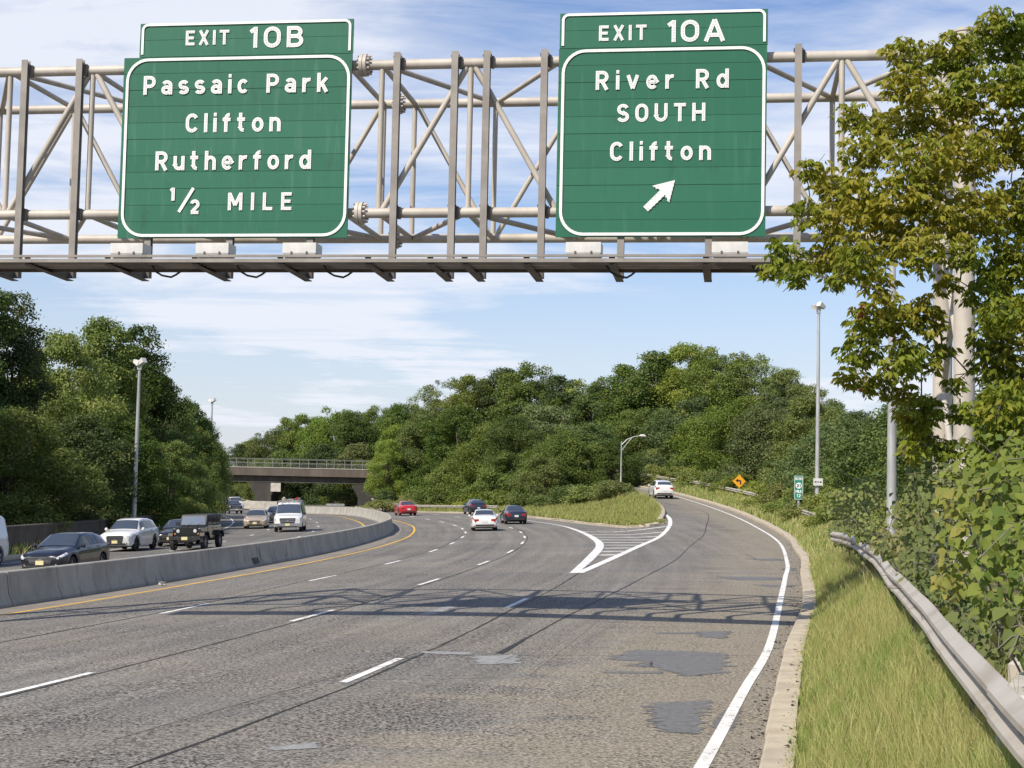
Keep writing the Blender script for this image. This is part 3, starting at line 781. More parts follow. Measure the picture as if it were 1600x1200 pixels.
def legend(text, x0, x1, z, H, parent, y=0.0, name='legend', weight=.18, dots=True, mat=None, wide=1.0):
    """one line of lettering between x0 and x1, baseline z, capital height H"""
    ws = [GLY[c][0] * wide if c != ' ' else None for c in text]
    words_ = text.split(' '); nat = sum(w for w in ws if w); ng = sum(len(w) - 1 for w in words_); ns = len(words_) - 1
    gap = ((x1 - x0) / H - nat) / (ng + 3.0 * ns) if ng + ns else 0
    mb = MB(); md = MB(); x = x0
    for wi, wd in enumerate(words_):
        for ci, c in enumerate(wd):
            for si, st in enumerate([[(p[0] * wide, p[1]) for p in q] for q in GLY[c][1]]):
                stroke_mesh(mb, st, weight, (x, z), H, y, .010 + .0007 * si)
                if dots: beads(md, st, (x, z), H, y - .0125, .125, .028 * H / .41 * .75)
            x += GLY[c][0] * H * wide
            if ci < len(wd) - 1: x += gap * H
        x += 3.0 * gap * H
    o = mb.build(name, mat or M['legend'], parent)
    if dots: md.recalc = False; md.build('reflectors', M['button'], o)
    return o
def round_rect(x0, z0, x1, z1, r, n=8):
    p = []
    for cx, cz, a in ((x1 - r, z1 - r, 0), (x0 + r, z1 - r, 90), (x0 + r, z0 + r, 180), (x1 - r, z0 + r, 270)):
        p += [(cx + r * math.cos(math.radians(a + 90 * i / n)), cz + r * math.sin(math.radians(a + 90 * i / n))) for i in range(n + 1)]
    return p + [p[0]]
def sign_green(name, streak):
    t = NT(name); P = t.coord(); oi = t.new('ShaderNodeNewGeometry')
    pl = oi.outputs['Random Per Island']
    c = t.mix(t.ramp(pl, 0, 1), (0.013, 0.112, 0.062), (0.019, 0.130, 0.074))
    run = t.ramp(t.noise(t.mapping(P, (5.5, 1, 0.55)), 1.0, 6, 0.7), 0.50, 0.80)
    c = t.mix(t.math('MULTIPLY', run, streak), c, (0.062, 0.175, 0.125))
    dk = t.ramp(t.noise(t.mapping(P, (2.4, 1, 0.9)), 1.0, 5, 0.65), 0.55, 0.80)
    c = t.mix(t.math('MULTIPLY', dk, streak), c, (0.012, 0.070, 0.046))
    t.set(c, 0.5, 0, 0.35); t.bump(t.noise(t.mapping(P, (1, 1, 4)), 1.5, 2), 0.06)
    return t.mat
M['green_a'] = sign_green('green_sign_sheeting', 0.6); M['green_b'] = sign_green('green_sign_sheeting_streaked', 1.0)
M['green_edge'] = varied('green_sign_edge', (0.02, 0.12, 0.07), (0.03, 0.15, 0.09), 4, 0.6)
def planks(mb, x0, x1, z0, z1, n, y0=0.0, th=.05):
    for k in range(n):
        a = z0 + (z1 - z0) * k / n; b = z0 + (z1 - z0) * (k + 1) / n
        dy = .004 * ((k * 7) % 3 - 1)
        mb.prism([(x0, a + .004), (x1, a + .004), (x1, b - .004), (x0, b - .004)], (0, y0 + dy, 0), (1, 0, 0), (0, 0, 1), (0, 1, 0), th)
def border(mb, pts, w, y): stroke_mesh(mb, pts, w, (0, 0), 1.0, y, .012)
def exit_sign(label, x0, x1, tab_x0, tab_x1, main, tab, mat):
    r = thing('exit_sign', label, 'road sign', GO, GA); r.scale = (GK, GK, GK)
    mb = MB(); planks(mb, x0, x1, 8.19, 12.25, 11); mb.build('panel', mat, r)
    mb = MB(); border(mb, round_rect(x0 + .10, 8.25, x1 - .06, 12.19, .48), .062, -.012)
    fr = mb.build('border', M['legend'], r)
    md = MB(); beads(md, round_rect(x0 + .10, 8.25, x1 - .06, 12.19, .48), (0, 0), 1.0, -.0255, .055, .011); md.recalc = False; md.build('reflectors', M['button'], fr)
    tb = MB(); planks(tb, tab_x0, tab_x1, 12.254, 13.02, 2)
    tp = tb.build('exit_tab', mat, r)
    mb = MB(); border(mb, [(tab_x0 + .07, 12.31)] + arc(tab_x0 + .19, 12.86, .12, .12, 180, 90, 6) + arc(tab_x1 - .19, 12.86, .12, .12, 90, 0, 6) + [(tab_x1 - .07, 12.31)], .055, -.012)
    mb.build('border', M['legend'], tp)
    for tx, a, b, z, H in tab: legend(tx, a, b, z, H, tp, -.009, weight=.185, wide=1.22 if tx[0] == '1' else 1.05)
    for tx, a, b, z, H in main: legend(tx, a, b, z, H, r, -.009)
    mb = MB()
    for k in range(4):
        xx = x0 + (x1 - x0) * (k + .5) / 4; mb.box((xx, .055, 10.2), (.07, .012, 3.9))
    mb.build('stiffener', M['green_edge'], r)
    return r
s1 = exit_sign('green overhead sign reading EXIT 10B Passaic Park Clifton Rutherford, hung left of the flanged joint', -12.02, -6.80, -11.67, -6.79,
    [('Passaic Park', -11.54, -7.31, 11.40, .425), ('Clifton', -10.53, -8.36, 10.54, .425), ('Rutherford', -11.20, -7.65, 9.70, .425), ('MILE', -9.50, -8.06, 8.80, .39)],
    [('EXIT', -10.60, -9.60, 12.50, .33), ('10B', -9.11, -7.90, 12.41, .47)], M['green_b'])
# one half: raised 1, slash, lowered 2
legend('1', -10.82, -10.74, 9.02, .29, s1, -.009, weight=.25)
mb = MB(); stroke_mesh(mb, [(-10.62, 8.77), (-10.30, 9.30)], .07, (0, 0), 1, -.009, .011); mb.build('legend', M['legend'], s1)
legend('2', -10.36, -10.04, 8.73, .31, s1, -.009, weight=.23)
s2 = exit_sign('green overhead sign reading EXIT 10A River Rd SOUTH Clifton with a white slanting arrow', -2.26, 2.13, -2.25, 2.14,
    [('River Rd', -1.46, 1.34, 11.34, .41), ('SOUTH', -1.0, .86, 10.64, .39), ('Clifton', -1.13, .99, 9.81, .41)],
    [('EXIT', -1.41, -.40, 12.40, .33), ('10A', .06, 1.26, 12.34, .47)], M['green_a'])
mb = MB(); s_ = -.009
ar = [(0, -.07), (.50, -.07), (.44, -.255), (.86, 0), (.44, .255), (.50, .07), (0, .07)]
ca, sa = math.cos(math.radians(45)), math.sin(math.radians(45))
arp = [(-.36 + x * ca - y * sa, 8.78 + x * sa + y * ca) for x, y in ar]
mb.prism(arp, (0, s_ - .012, 0), (1, 0, 0), (0, 0, 1), (0, 1, 0), .012)
ao = mb.build('arrow', M['legend'], s2)
md = MB(); md.recalc = False
beads(md, [(arp[i][0] * .9 + .1 * .0, arp[i][1] * .9 + .1 * 9.05) for i in list(range(7)) + [0]], (0, 0), 1, s_ - .0145, .09, .018); md.build('reflectors', M['button'], ao)

# sign lamps standing on the walkway
LAMPX = [-10.98, -9.13, -7.28, -1.46, 1.42]
NAMES = ['leftmost under the Passaic Park sign', 'middle one under the Passaic Park sign', 'rightmost under the Passaic Park sign',
         'left under the River Rd sign', 'right under the River Rd sign']
lamp0 = None
for k, x in enumerate(LAMPX):
    wp = GO + Matrix.Rotation(GA, 3, 'Z') @ (Vector((x, -1.72, 7.47)) * GK)
    if lamp0 is None:
        lamp0 = thing('sign_lamp', '', 'lamp', wp, GA); lamp0.scale = (GK, GK, GK)
        mb = MB()
        for (z0, z1, a, b) in ((.09, .30, 1.0, 1.0), (.0, .088, .86, 1.0)):
            w, d = .35, .24
            vs = [(sx * w * q, sy * d * q, z) for z, q in ((z0, a), (z1, b)) for sx, sy in ((-1, -1), (1, -1), (1, 1), (-1, 1))]
            mb.add(vs, [(3, 2, 1, 0), (4, 5, 6, 7), (0, 1, 5, 4), (1, 2, 6, 5), (2, 3, 7, 6), (3, 0, 4, 7)])
        hb = mb.build('housing', M['white_paint'], lamp0)
        mb = MB()
        for sx in (-.16, .16): mb.box((sx, -.243, .09), (.035, .02, .06))
        mb.build('latch', M['dark_steel'], hb)
        mb = MB(); mb.box((0, 0, -.03), (.62, .40, .05)); mb.box((-.2, .05, -.07), (.05, .7, .05)); mb.box((.2, .05, -.07), (.05, .7, .05)); mb.build('mount', M['dark_steel'], lamp0)
        mb = MB(); mb.tube([(.30, .05, -.02), (.42, .1, -.10), (.52, .1, -.25), (.66, .1, -.33), (.84, .15, -.36), (.93, .2, -.30), (1.0, .25, -.23)], .022, 6)
        mb.build('cable', M['black_rubber'], lamp0, smooth=60)
        o = lamp0
    else:
        o = copy_tree(lamp0); o.location = wp
    tag(o, 'white box lamp on the gantry walkway, ' + NAMES[k], 'lamp', 'sign lamps along the gantry walkway')
# ------------------------------------------------------------------ vehicles: lofted bodies, glass, wheels, lights
def car_paint(name, c, flake=0.0, rough=0.32):
    t = NT(name); t.set(t.mix(t.ramp(t.noise(t.coord(), 1.3, 4), 0.35, 0.7), c, tuple(x * 0.86 for x in c)), rough, flake, 0.5, 0.9); return t.mat
M['glass'] = NT('car_glass').set((0.20, 0.225, 0.245), 0.06, 0.8, 0.8)
M['glass_dark'] = NT('car_glass_dark_reflection').set((0.018, 0.022, 0.024), 0.05, 0.0, 0.7)  # side windows: dark tree reflections painted into the base colour
M['tyre'] = varied('tyre_rubber', (0.016, 0.016, 0.016), (0.03, 0.03, 0.029), 8, 0.85)
M['rim'] = varied('alloy_rim', (0.36, 0.36, 0.37), (0.25, 0.25, 0.26), 5, 0.35, 0.7)
M['trim'] = varied('black_trim', (0.016, 0.016, 0.017), (0.028, 0.028, 0.028), 6, 0.55)
M['under'] = varied('underbody', (0.012, 0.012, 0.012), (0.02, 0.02, 0.02), 6, 0.9)
M['chrome'] = varied('chrome_trim', (0.62, 0.62, 0.63), (0.5, 0.5, 0.52), 5, 0.2, 0.9)
M['headlight'] = varied('headlamp_lens', (0.75, 0.76, 0.78), (0.45, 0.46, 0.48), 9, 0.12, 0.1, 0.8)
M['taillight'] = varied('tail_lamp_lens', (0.42, 0.012, 0.012), (0.28, 0.01, 0.012), 9, 0.15, 0, 0.8)
M['amber'] = varied('amber_lens', (0.62, 0.22, 0.02), (0.5, 0.17, 0.02), 9, 0.2)
M['plate'] = varied('pale_yellow_plate', (0.66, 0.56, 0.22), (0.70, 0.64, 0.42), 12, 0.5)
M['plate_white'] = varied('white_plate', (0.70, 0.70, 0.66), (0.6, 0.6, 0.58), 12, 0.5)

# station: x from the nose, z bottom, z belt, z top, half widths at sill, at belt, at top
PRO = {
 'sedan': dict(L=4.75, axles=(.95, 3.70), wr=.325, st=[(0, .34, .60, .66, .56, .60, .50), (.06, .24, .64, .71, .70, .74, .62), (.22, .20, .69, .77, .82, .84, .70), (.6, .20, .76, .86, .89, .87, .72), (1.36, .20, .87, .97, .90, .88, .74),
    (1.62, .20, .90, 1.13, .90, .88, .68), (2.18, .20, .92, 1.42, .90, .88, .56), (2.75, .20, .93, 1.465, .90, .88, .58), (3.35, .20, .95, 1.42, .90, .88, .57), (3.75, .20, .97, 1.22, .90, .88, .63), (4.02, .21, .98, 1.085, .89, .87, .70),
    (4.45, .24, .97, 1.05, .87, .84, .69), (4.64, .30, .93, 1.00, .83, .79, .66), (4.72, .36, .80, .90, .76, .72, .60), (4.75, .42, .62, .70, .68, .64, .54)],
    wind=(1.40, 2.14), rear=(3.40, 3.99), side=[(1.80, 2.60), (2.68, 3.42)], doors=[(1.52, 2.62), (2.66, 3.52)]),
 'hatch': dict(L=4.45, axles=(.92, 3.58), wr=.32, st=[(0, .34, .60, .66, .56, .60, .50), (.06, .24, .64, .72, .70, .74, .62), (.22, .20, .70, .79, .81, .83, .70), (.6, .20, .78, .89, .88, .86, .72), (1.25, .20, .88, .99, .89, .87, .74),
    (1.5, .20, .91, 1.14, .89, .87, .68), (2.08, .20, .93, 1.44, .89, .87, .57), (2.6, .20, .95, 1.48, .89, .87, .58), (3.4, .20, .98, 1.45, .89, .87, .57), (3.95, .21, 1.01, 1.35, .88, .86, .57), (4.22, .26, 1.01, 1.12, .85, .83, .62),
    (4.38, .32, .95, 1.03, .80, .78, .62), (4.45, .42, .66, .74, .70, .68, .56)],
    wind=(1.29, 2.04), rear=(3.97, 4.2), side=[(1.70, 2.42), (2.50, 3.16), (3.22, 3.66)], doors=[(1.42, 2.45), (2.48, 3.30)]),
 'suv': dict(L=4.8, axles=(.92, 3.83), wr=.385, st=[(0, .42, .78, .84, .60, .64, .54), (.06, .32, .82, .92, .74, .78, .66), (.2, .28, .88, .99, .85, .87, .74), (.6, .27, .95, 1.07, .94, .92, .77), (1.25, .27, 1.04, 1.15, .96, .93, .79),
    (1.5, .27, 1.07, 1.32, .96, .93, .73), (2.0, .27, 1.09, 1.66, .96, .93, .61), (2.6, .27, 1.10, 1.74, .96, .93, .63), (3.6, .27, 1.13, 1.72, .96, .93, .62), (4.3, .29, 1.16, 1.62, .94, .91, .61), (4.58, .34, 1.16, 1.30, .92, .89, .68),
    (4.74, .42, 1.06, 1.16, .86, .83, .68), (4.8, .52, .80, .88, .76, .74, .60)],
    wind=(1.29, 1.96), rear=(4.32, 4.56), side=[(1.68, 2.52), (2.60, 3.36), (3.44, 4.10)], doors=[(1.42, 2.54), (2.58, 3.48)]),
 'van': dict(L=5.5, axles=(1.0, 4.5), wr=.37, st=[(0, .45, .92, 1.00, .74, .78, .70), (.06, .36, .98, 1.06, .86, .90, .80), (.25, .34, 1.03, 1.12, .97, .97, .84), (.75, .34, 1.12, 1.22, 1.01, 1.0, .86), (1.0, .34, 1.16, 1.28, 1.01, 1.0, .86),
    (1.2, .34, 1.18, 1.46, 1.01, 1.0, .83), (1.62, .34, 1.2, 2.00, 1.01, 1.0, .78), (2.1, .34, 1.2, 2.10, 1.01, 1.0, .79), (4.0, .34, 1.2, 2.11, 1.01, 1.0, .80), (5.1, .36, 1.2, 2.08, 1.00, .99, .80), (5.40, .4, 1.2, 1.96, .97, .95, .78),
    (5.5, .48, 1.1, 1.70, .88, .86, .72)],
    wind=(1.04, 1.58), rear=(5.12, 5.12), side=[(1.45, 2.2)], doors=[(1.25, 2.25), (2.35, 3.6)]),
 'pickup': dict(L=5.7, axles=(1.0, 4.45), wr=.40, st=[(0, .5, 1.0, 1.06, .78, .82, .74), (.06, .42, 1.04, 1.12, .88, .92, .82), (.25, .38, 1.08, 1.17, .98, .97, .84), (.8, .38, 1.12, 1.22, 1.0, .98, .86), (1.4, .38, 1.16, 1.27, 1.0, .98, .86),
    (1.6, .38, 1.18, 1.45, 1.0, .98, .80), (2.1, .38, 1.2, 1.84, 1.0, .98, .68), (2.6, .38, 1.2, 1.90, 1.0, .98, .70), (3.3, .38, 1.2, 1.88, 1.0, .98, .70), (3.55, .38, 1.2, 1.80, 1.0, .98, .69), (3.62, .38, 1.18, 1.25, 1.0, .98, .90),
    (5.5, .42, 1.16, 1.22, .99, .97, .90), (5.66, .5, 1.1, 1.16, .96, .94, .88), (5.7, .6, .9, .96, .9, .88, .82)],
    wind=(1.44, 2.06), rear=(3.56, 3.61), side=[(1.8, 2.5), (2.6, 3.3)], doors=[(1.55, 2.55), (2.58, 3.5)]),
 'bus': dict(L=9.0, axles=(1.6, 6.8), wr=.46, st=[(0, .5, 1.3, 2.6, 1.05, 1.05, .95), (.1, .42, 1.3, 2.85, 1.2, 1.2, 1.05), (.5, .40, 1.3, 2.98, 1.22, 1.22, 1.08), (4, .40, 1.3, 3.0, 1.22, 1.22, 1.08), (8.7, .4, 1.3, 2.98, 1.22, 1.22, 1.08), (9.0, .5, 1.3, 2.8, 1.15, 1.15, 1.0)],
    wind=(.1, .1), rear=(8.9, 8.9), side=[(.7, 2.2), (2.4, 4.2), (4.4, 6.2), (6.4, 8.2)], doors=[]),
}
class Loft:
    def __init__(s, p):
        s.p = p; st = np.array(p['st'], float); s.xs = st[:, 0]; s.st = st
        xs = set(np.round(st[:, 0], 4)); s.R = p['wr'] * 1.17
        for a in p['axles']:
            for k in range(13): xs.add(round(a + s.R * math.cos(math.pi * k / 12), 4))
        for a, b in zip(st[:-1, 0], st[1:, 0]):
            if b - a > .25:
                n = int((b - a) / .2)
                for k in range(1, n): xs.add(round(a + (b - a) * k / n, 4))
        xs = sorted(xs); s.sx = [xs[0]]
        for x in xs[1:]:
            if x - s.sx[-1] > .008: s.sx.append(x)
    def row(s, x):
        q = [float(np.interp(x, s.xs, s.st[:, i])) for i in range(1, 7)]
        zb, zl, zt, ws, wb, wt = q
        za = zb
        for a in s.p['axles']:
            if abs(x - a) < s.R: za = max(za, s.p['wr'] + math.sqrt(max(0, s.R ** 2 - (x - a) ** 2)))
        za = min(za, zl - .08)
        zm = za + (zl - za) * .5; zm = max(zm, min(zl - .03, zb + (zl - zb) * .55))
        return [(0, za), (ws - .10, za), (ws - .012, za + .02), (max(ws, wb) + .012, zm), (wb + .006, zl - .05), (wb - .012, zl), (wt + .02, zt - .055), (wt - .05, zt - .016), (wt * .5, zt), (0, zt + .008)]
    def P(s, x, r, side=1):
        ring = s.row(x); i = min(int(r), len(ring) - 2); f = r - i
        y = ring[i][0] * (1 - f) + ring[i + 1][0] * f; z = ring[i][1] * (1 - f) + ring[i + 1][1] * f
        return Vector((s.p['L'] / 2 - x, y * side, z))
    def mesh(s, name, mat):
        mb = MB(); nr = 10; vs = []; n2 = 2 * nr - 2
        for x in s.sx:
            ring = s.row(x); X = s.p['L'] / 2 - x
            vs += [(X, y, z) for y, z in ring] + [(X, -y, z) for y, z in ring[-2:0:-1]]
        fs = []
        for i in range(len(s.sx) - 1):
            for k in range(n2):
                k2 = (k + 1) % n2; fs.append((i * n2 + k, i * n2 + k2, (i + 1) * n2 + k2, (i + 1) * n2 + k))
        fs.append(tuple(range(n2))); fs.append(tuple((len(s.sx) - 1) * n2 + k for k in range(n2)))
        mb.add(vs, fs)
        return mb
    def panel(s, mb, x0, x1, r0, r1, side, off=.008, nx=8, nr=4, taper=None):
        """a skin laid off the body between stations and ring numbers; side 0 spans both sides across the middle"""
        G = []
        for i in range(nx + 1):
            u = i / nx; row = []
            for j in range(nr + 1):
                v = j / nr; xx = x0 + (x1 - x0) * u
                if taper: xx = (x0 + taper[0] * v) + ((x1 + taper[1] * v) - (x0 + taper[0] * v)) * u
                if side == 0:
                    w = 2 * v - 1; r = 9 - abs(w) * (9 - r0); p = s.P(xx, r, 1 if w >= 0 else -1)
                else: p = s.P(xx, r0 + (r1 - r0) * v, side)
                row.append(p)
            G.append(row)
        vs = []
        for i in range(nx + 1):
            for j in range(nr + 1):
                a = G[min(i + 1, nx)][j] - G[max(i - 1, 0)][j]; b = G[i][min(j + 1, nr)] - G[i][max(j - 1, 0)]
                n = a.cross(b)
                if n.length < 1e-9: n = Vector((0, 0, 1))
                n.normalize()
                c = G[i][j]; out = Vector((c.x * .15, c.y, c.z - .6))
                if side == 0: out = Vector((math.copysign(.4, c.x), 0, 1))
                if n.dot(out) < 0: n = -n
                vs.append(c + n * off)
        w = nr + 1
        mb.add(vs, [(i * w + j, i * w + j + 1, (i + 1) * w + j + 1, (i + 1) * w + j) for i in range(nx) for j in range(nr)])
def wheel(root, x, y, r, side, rimmat):
    mb = MB(); wd = .11
    mb.lathe([(r * .66, -wd), (r * .93, -wd), (r, -wd * .7), (r, wd * .7), (r * .93, wd), (r * .66, wd)], (x, y, r), 'Y', 28)
    ty = mb.build('tyre', M['tyre'], None, smooth=40)
    mb = MB(); f = side * wd * .55
    mb.lathe([(r * .665, -wd * .9), (r * .665, wd * .9)], (x, y, r), 'Y', 24)
    for k in range(5):
        a = 2 * math.pi * k / 5 + .3; ca, sa = math.cos(a), math.sin(a); pa, pb = Vector((x + ca * r * .1, y + f, r + sa * r * .1)), Vector((x + ca * r * .66, y + f, r + sa * r * .66))
        mb.beam(pa, pb, .028, r * .2, up=(0, 1, 0)) if False else mb.beam(pa, pb, r * .22, .03, up=(0, 1, 0))
    mb.lathe([(0, f * 1.1), (r * .2, f * 1.1), (r * .2, -f), (0, -f)], (x, y, r), 'Y', 12)
    rim = mb.build('rim', rimmat, None, smooth=40)
    mb = MB(); mb.lathe([(0, -.01), (r * .6, -.01), (r * .6, .01), (0, .01)], (x, y - side * .02, r), 'Y', 16)
    hub = bpy.data.objects.new('wheel', None)
    w = thing('wheel', None, None); w.parent = root
    for o in (ty, rim): o.parent = w
    d = mb.build('brake_disc', M['under'], w)
def face_poly(mb, pts, x, d, out):                # flat shape on the nose (out=+1) or tail (out=-1): pts are (y, z)
    mb.prism(pts, (x, 0, 0), (0, 1, 0), (0, 0, 1), (out, 0, 0), d)
def mirror_pts(p): return [(-y, z) for y, z in reversed(p)]
def make_car(name, label, cat, kind, paint, loc, heading, group=None, sc=(1, 1, 1), plate='plate', rim='rim', grille='trim', detail=True, view='front', roof=None):
    p = PRO[kind]; root = thing(name, label, cat, (0, 0, 0), 0, group); lf = Loft(p); L2 = p['L'] / 2
    body = lf.mesh('body', paint).build('body', paint, root, smooth=32)
    mb = MB(); a0, a1 = p['axles']; st0 = p['st'][4]
    mb.box((0, 0, st0[1] + .06), (p['L'] * .86, st0[4] * 1.5, .16)); mb.box((0, 0, p['wr'] + .12), (p['L'] * .9, st0[4] * 1.28, .34)); mb.build('underbody', M['under'], root)
    # glass
    mb = MB()
    if kind == 'bus': face_poly(mb, [(-.98, 1.35), (.98, 1.35), (.92, 2.5), (-.92, 2.5)], L2 + .004, .01, 1)
    else: lf.panel(mb, p['wind'][0], p['wind'][1], 6.15, 0, 0, .008, 6, 10)
    mb.recalc = kind == 'bus'; mb.build('windscreen', M['glass'], root, smooth=60)
    if kind not in ('van', 'bus'):
        mb = MB(); lf.panel(mb, p['rear'][0], p['rear'][1], 6.35, 0, 0, .008, 4, 10); mb.recalc = False; mb.build('rear_window', M['glass'], root, smooth=60)
    for side in (1, -1):
        for k, (x0, x1) in enumerate(p['side']):
            mb = MB(); tp = None
            if k == 0: tp = (.42 if kind != 'bus' else 0, 0)
            elif k == len(p['side']) - 1 and kind in ('sedan', 'hatch', 'suv'): tp = (0, -.22)
            lf.panel(mb, x0 - (.30 if tp and tp[0] else 0), x1 + (.10 if tp and tp[1] else 0), 5.12, 5.86, side, .008, 6, 3, tp); mb.recalc = False
            mb.build('side_window', M['glass_dark'], root, smooth=60)
        if detail:
            for x0, x1 in p['doors']:
                mb = MB(); lf.panel(mb, x0, x1, 2.6, 4.9, side, .006, 8, 4); mb.recalc = False
                d = mb.build('door', paint, root, smooth=60)
                mb = MB(); q = lf.P(x1 - .18, 4.3, side); mb.box((q.x, q.y + side * .02, q.z), (.18, .03, .03)); mb.build('handle', paint if kind != 'jeep' else M['trim'], d)
            q = lf.P(p['wind'][0] + .30, 5.1, side)
            mb = MB(); mb.lathe([(0, -.09), (.07, -.075), (.095, 0), (.07, .06), (0, .07)], (q.x + .02, q.y + side * .13, q.z + .07), 'X', 10); mb.box((q.x, q.y + side * .05, q.z + .03), (.05, .12, .04)); mb.build('mirror', paint if kind in ('sedan', 'hatch', 'suv') else M['trim'], root, smooth=50)
    for x in p['axles']:
        for side in (1, -1):
            wheel(root, L2 - x, side * (lf.row(x)[4][0] - .125), p['wr'], side, M[rim])
    s0 = p['st'][1]; s1 = p['st'][-2]
    nose = L2 - .06; tail = -L2 + (p['L'] - s1[0])
    # front
    zb, zl, zt, wsl, wbl = s0[1], s0[2], s0[3], s0[4], s0[5]
    W = max(x[5] for x in p['st'])
    if kind in ('sedan', 'hatch', 'suv', 'van', 'pickup'):
        gz0, gz1 = zl - (.20 if kind in ('sedan', 'hatch') else .36), zt - .09
        gw = wbl * (.58 if kind != 'van' else .62)
        mb = MB(); face_poly(mb, [(-gw * .86, gz0), (gw * .86, gz0), (gw, gz1 - .02), (gw * .9, gz1), (-gw * .9, gz1), (-gw, gz1 - .02)], L2 + .002, .022, 1)
        g = mb.build('grille', M[grille], root)
        mb = MB(); gp_ = [(-gw * .9, gz0 - .02), (gw * .9, gz0 - .02), (gw + .025, gz1 - .02), (gw * .92, gz1 + .02), (-gw * .92, gz1 + .02), (-gw - .025, gz1 - .02)]
        face_poly(mb, gp_, L2 - .02, .03, 1); mb.build('grille_surround', M['chrome'], g)
        mb = MB()
        for k in range(3 if kind != 'van' else 2): zq = gz0 + (gz1 - gz0) * (k + 1) / (4 if kind != 'van' else 3); mb.box((L2 + .027, 0, zq), (.012, gw * 1.8, .018 if kind != 'van' else .05))
        mb.box((L2 + .03, 0, (gz0 + gz1) / 2 + .01), (.014, .14, .075)); mb.build('grille_bar', M['chrome'], g)
        for side in (1, -1):
            mb = MB(); lf.panel(mb, .035, .50 if kind not in ('van', 'pickup') else .2, 4.15, 5.55, side, .012, 6, 3); mb.recalc = False; h = mb.build('headlight', M['headlight'], root, smooth=60)
            hz0, hz1 = zl - (.10 if kind in ('sedan', 'hatch') else .24), zt - .07
            mb = MB(); face_poly(mb, [(side * (gw + .05), hz0 + .02), (side * (wbl - .02), hz0 + .03), (side * (wbl - .01), hz1), (side * (gw + .06), hz1 - .03)], L2 - .035, .022, 1); mb.build('lens', M['headlight'], h)
            mb = MB(); mb.lathe([(0, -.01), (.055, -.01), (.055, .012), (0, .012)], (L2 - .02, side * (wsl * .84), zb + .11), 'X', 12); mb.build('fog_lamp', M['chrome'], root)
        mb = MB(); bw = wsl * .80; face_poly(mb, [(-bw, zb + .02), (bw, zb + .02), (bw * .94, zb + .13), (-bw * .94, zb + .13)], L2 - .015, .02, 1); mb.build('air_intake', M['trim'], root)
        if kind in ('van', 'pickup'):
            mb = MB(); mb.box((L2 + .01, 0, zb + .16), (.16, wbl * 2.08, .20)); mb.build('bumper', M['chrome'], root)
    pz = zb + (.20 if kind not in ('van', 'pickup') else .17)
    mb = MB(); mb.box((L2 + (.035 if kind not in ('van', 'pickup') else .10), 0, pz), (.012, .31, .155)); mb.build('number_plate', M[plate], root)
    # rear
    tz = s1[2]
    for side in (1, -1):
        if kind in ('suv', 'hatch'): x0, x1, r0, r1 = s1[0] - .30, s1[0] + .02, 4.05, 5.3
        elif kind == 'van': x0, x1, r0, r1 = s1[0] - .06, s1[0] + .03, 3.4, 4.9
        else: x0, x1, r0, r1 = s1[0] - .30, s1[0] + .05, 3.75, 5.0
        mb = MB(); lf.panel(mb, x0, x1, r0, r1, side, .010, 5, 3); mb.recalc = False; tl = mb.build('tail_light', M['taillight'], root, smooth=60)
        if kind != 'bus':
            mb = MB(); lw = s1[5]; lz0, lz1 = (tz - .16, tz + .02) if kind == 'sedan' else (tz - .26, tz + .02)
            face_poly(mb, [(side * lw * .60, lz0 + .05), (side * lw * .99, lz0), (side * lw * 1.0, lz1), (side * lw * .60, lz1)], tail - .012, .03, -1); mb.build('lens', M['taillight'], tl)
    mb = MB(); mb.box((-L2 - .012, 0, tz - (.16 if kind == 'sedan' else .30)), (.012, .31, .155)); mb.build('number_plate', M['plate_white'], root)
    mb = MB(); bw = p['st'][-1][4] * .92; zb1 = p['st'][-1][1]; face_poly(mb, [(-bw, zb1 - .07), (bw, zb1 - .07), (bw, zb1 + .03), (-bw, zb1 + .03)], -L2 + .02, .03, -1); mb.build('rear_bumper', M['trim'], root)
    if roof:
        roof(root, lf)
    X, Y = loc; place(root, X, Y, heading, sc)
    return root
def road_z(X, Y): return float(Zr(X, Y))
def place(root, X, Y, heading, sc=(1, 1, 1)):
    e = .8; z = road_z(X, Y); n = Vector((-(road_z(X + e, Y) - road_z(X - e, Y)) / (2 * e), -(road_z(X, Y + e) - road_z(X, Y - e)) / (2 * e), 1)).normalized()
    f = Vector((math.cos(heading), math.sin(heading), 0)); f = (f - n * f.dot(n)).normalized(); s_ = n.cross(f)
    m_ = Matrix.Identity(4)
    for i in range(3): m_[i][0] = f[i]; m_[i][1] = s_[i]; m_[i][2] = n[i]
    m_.translation = (X, Y, z + .012)
    root.matrix_world = m_ @ Matrix.Diagonal((*sc, 1))
def head_nb(Y): return math.atan2(1, float(slope(Y)))
def head_sb(Y): return math.atan2(-1, -float(slope(Y)))
P_NAVY = car_paint('near_black_blue_paint', (0.010, 0.011, 0.018), .2); P_WHITE = car_paint('white_car_paint', (0.74, 0.74, 0.73)); P_BLACK = car_paint('black_car_paint', (0.012, 0.012, 0.013), .1)
P_JEEP = car_paint('dark_green_black_paint', (0.012, 0.015, 0.013)); P_TAN = car_paint('champagne_paint', (0.52, 0.41, 0.29), .25); P_GREY = car_paint('charcoal_paint', (0.045, 0.05, 0.06), .3)
P_RED = car_paint('red_car_paint', (0.48, 0.018, 0.022), .1); P_SLATE = car_paint('slate_blue_paint', (0.020, 0.026, 0.045), .3); P_SILVER = car_paint('silver_paint', (0.45, 0.46, 0.48), .5)
GS = 'vehicles coming towards the camera left of the barrier'; GN = 'vehicles driving away on the main road'

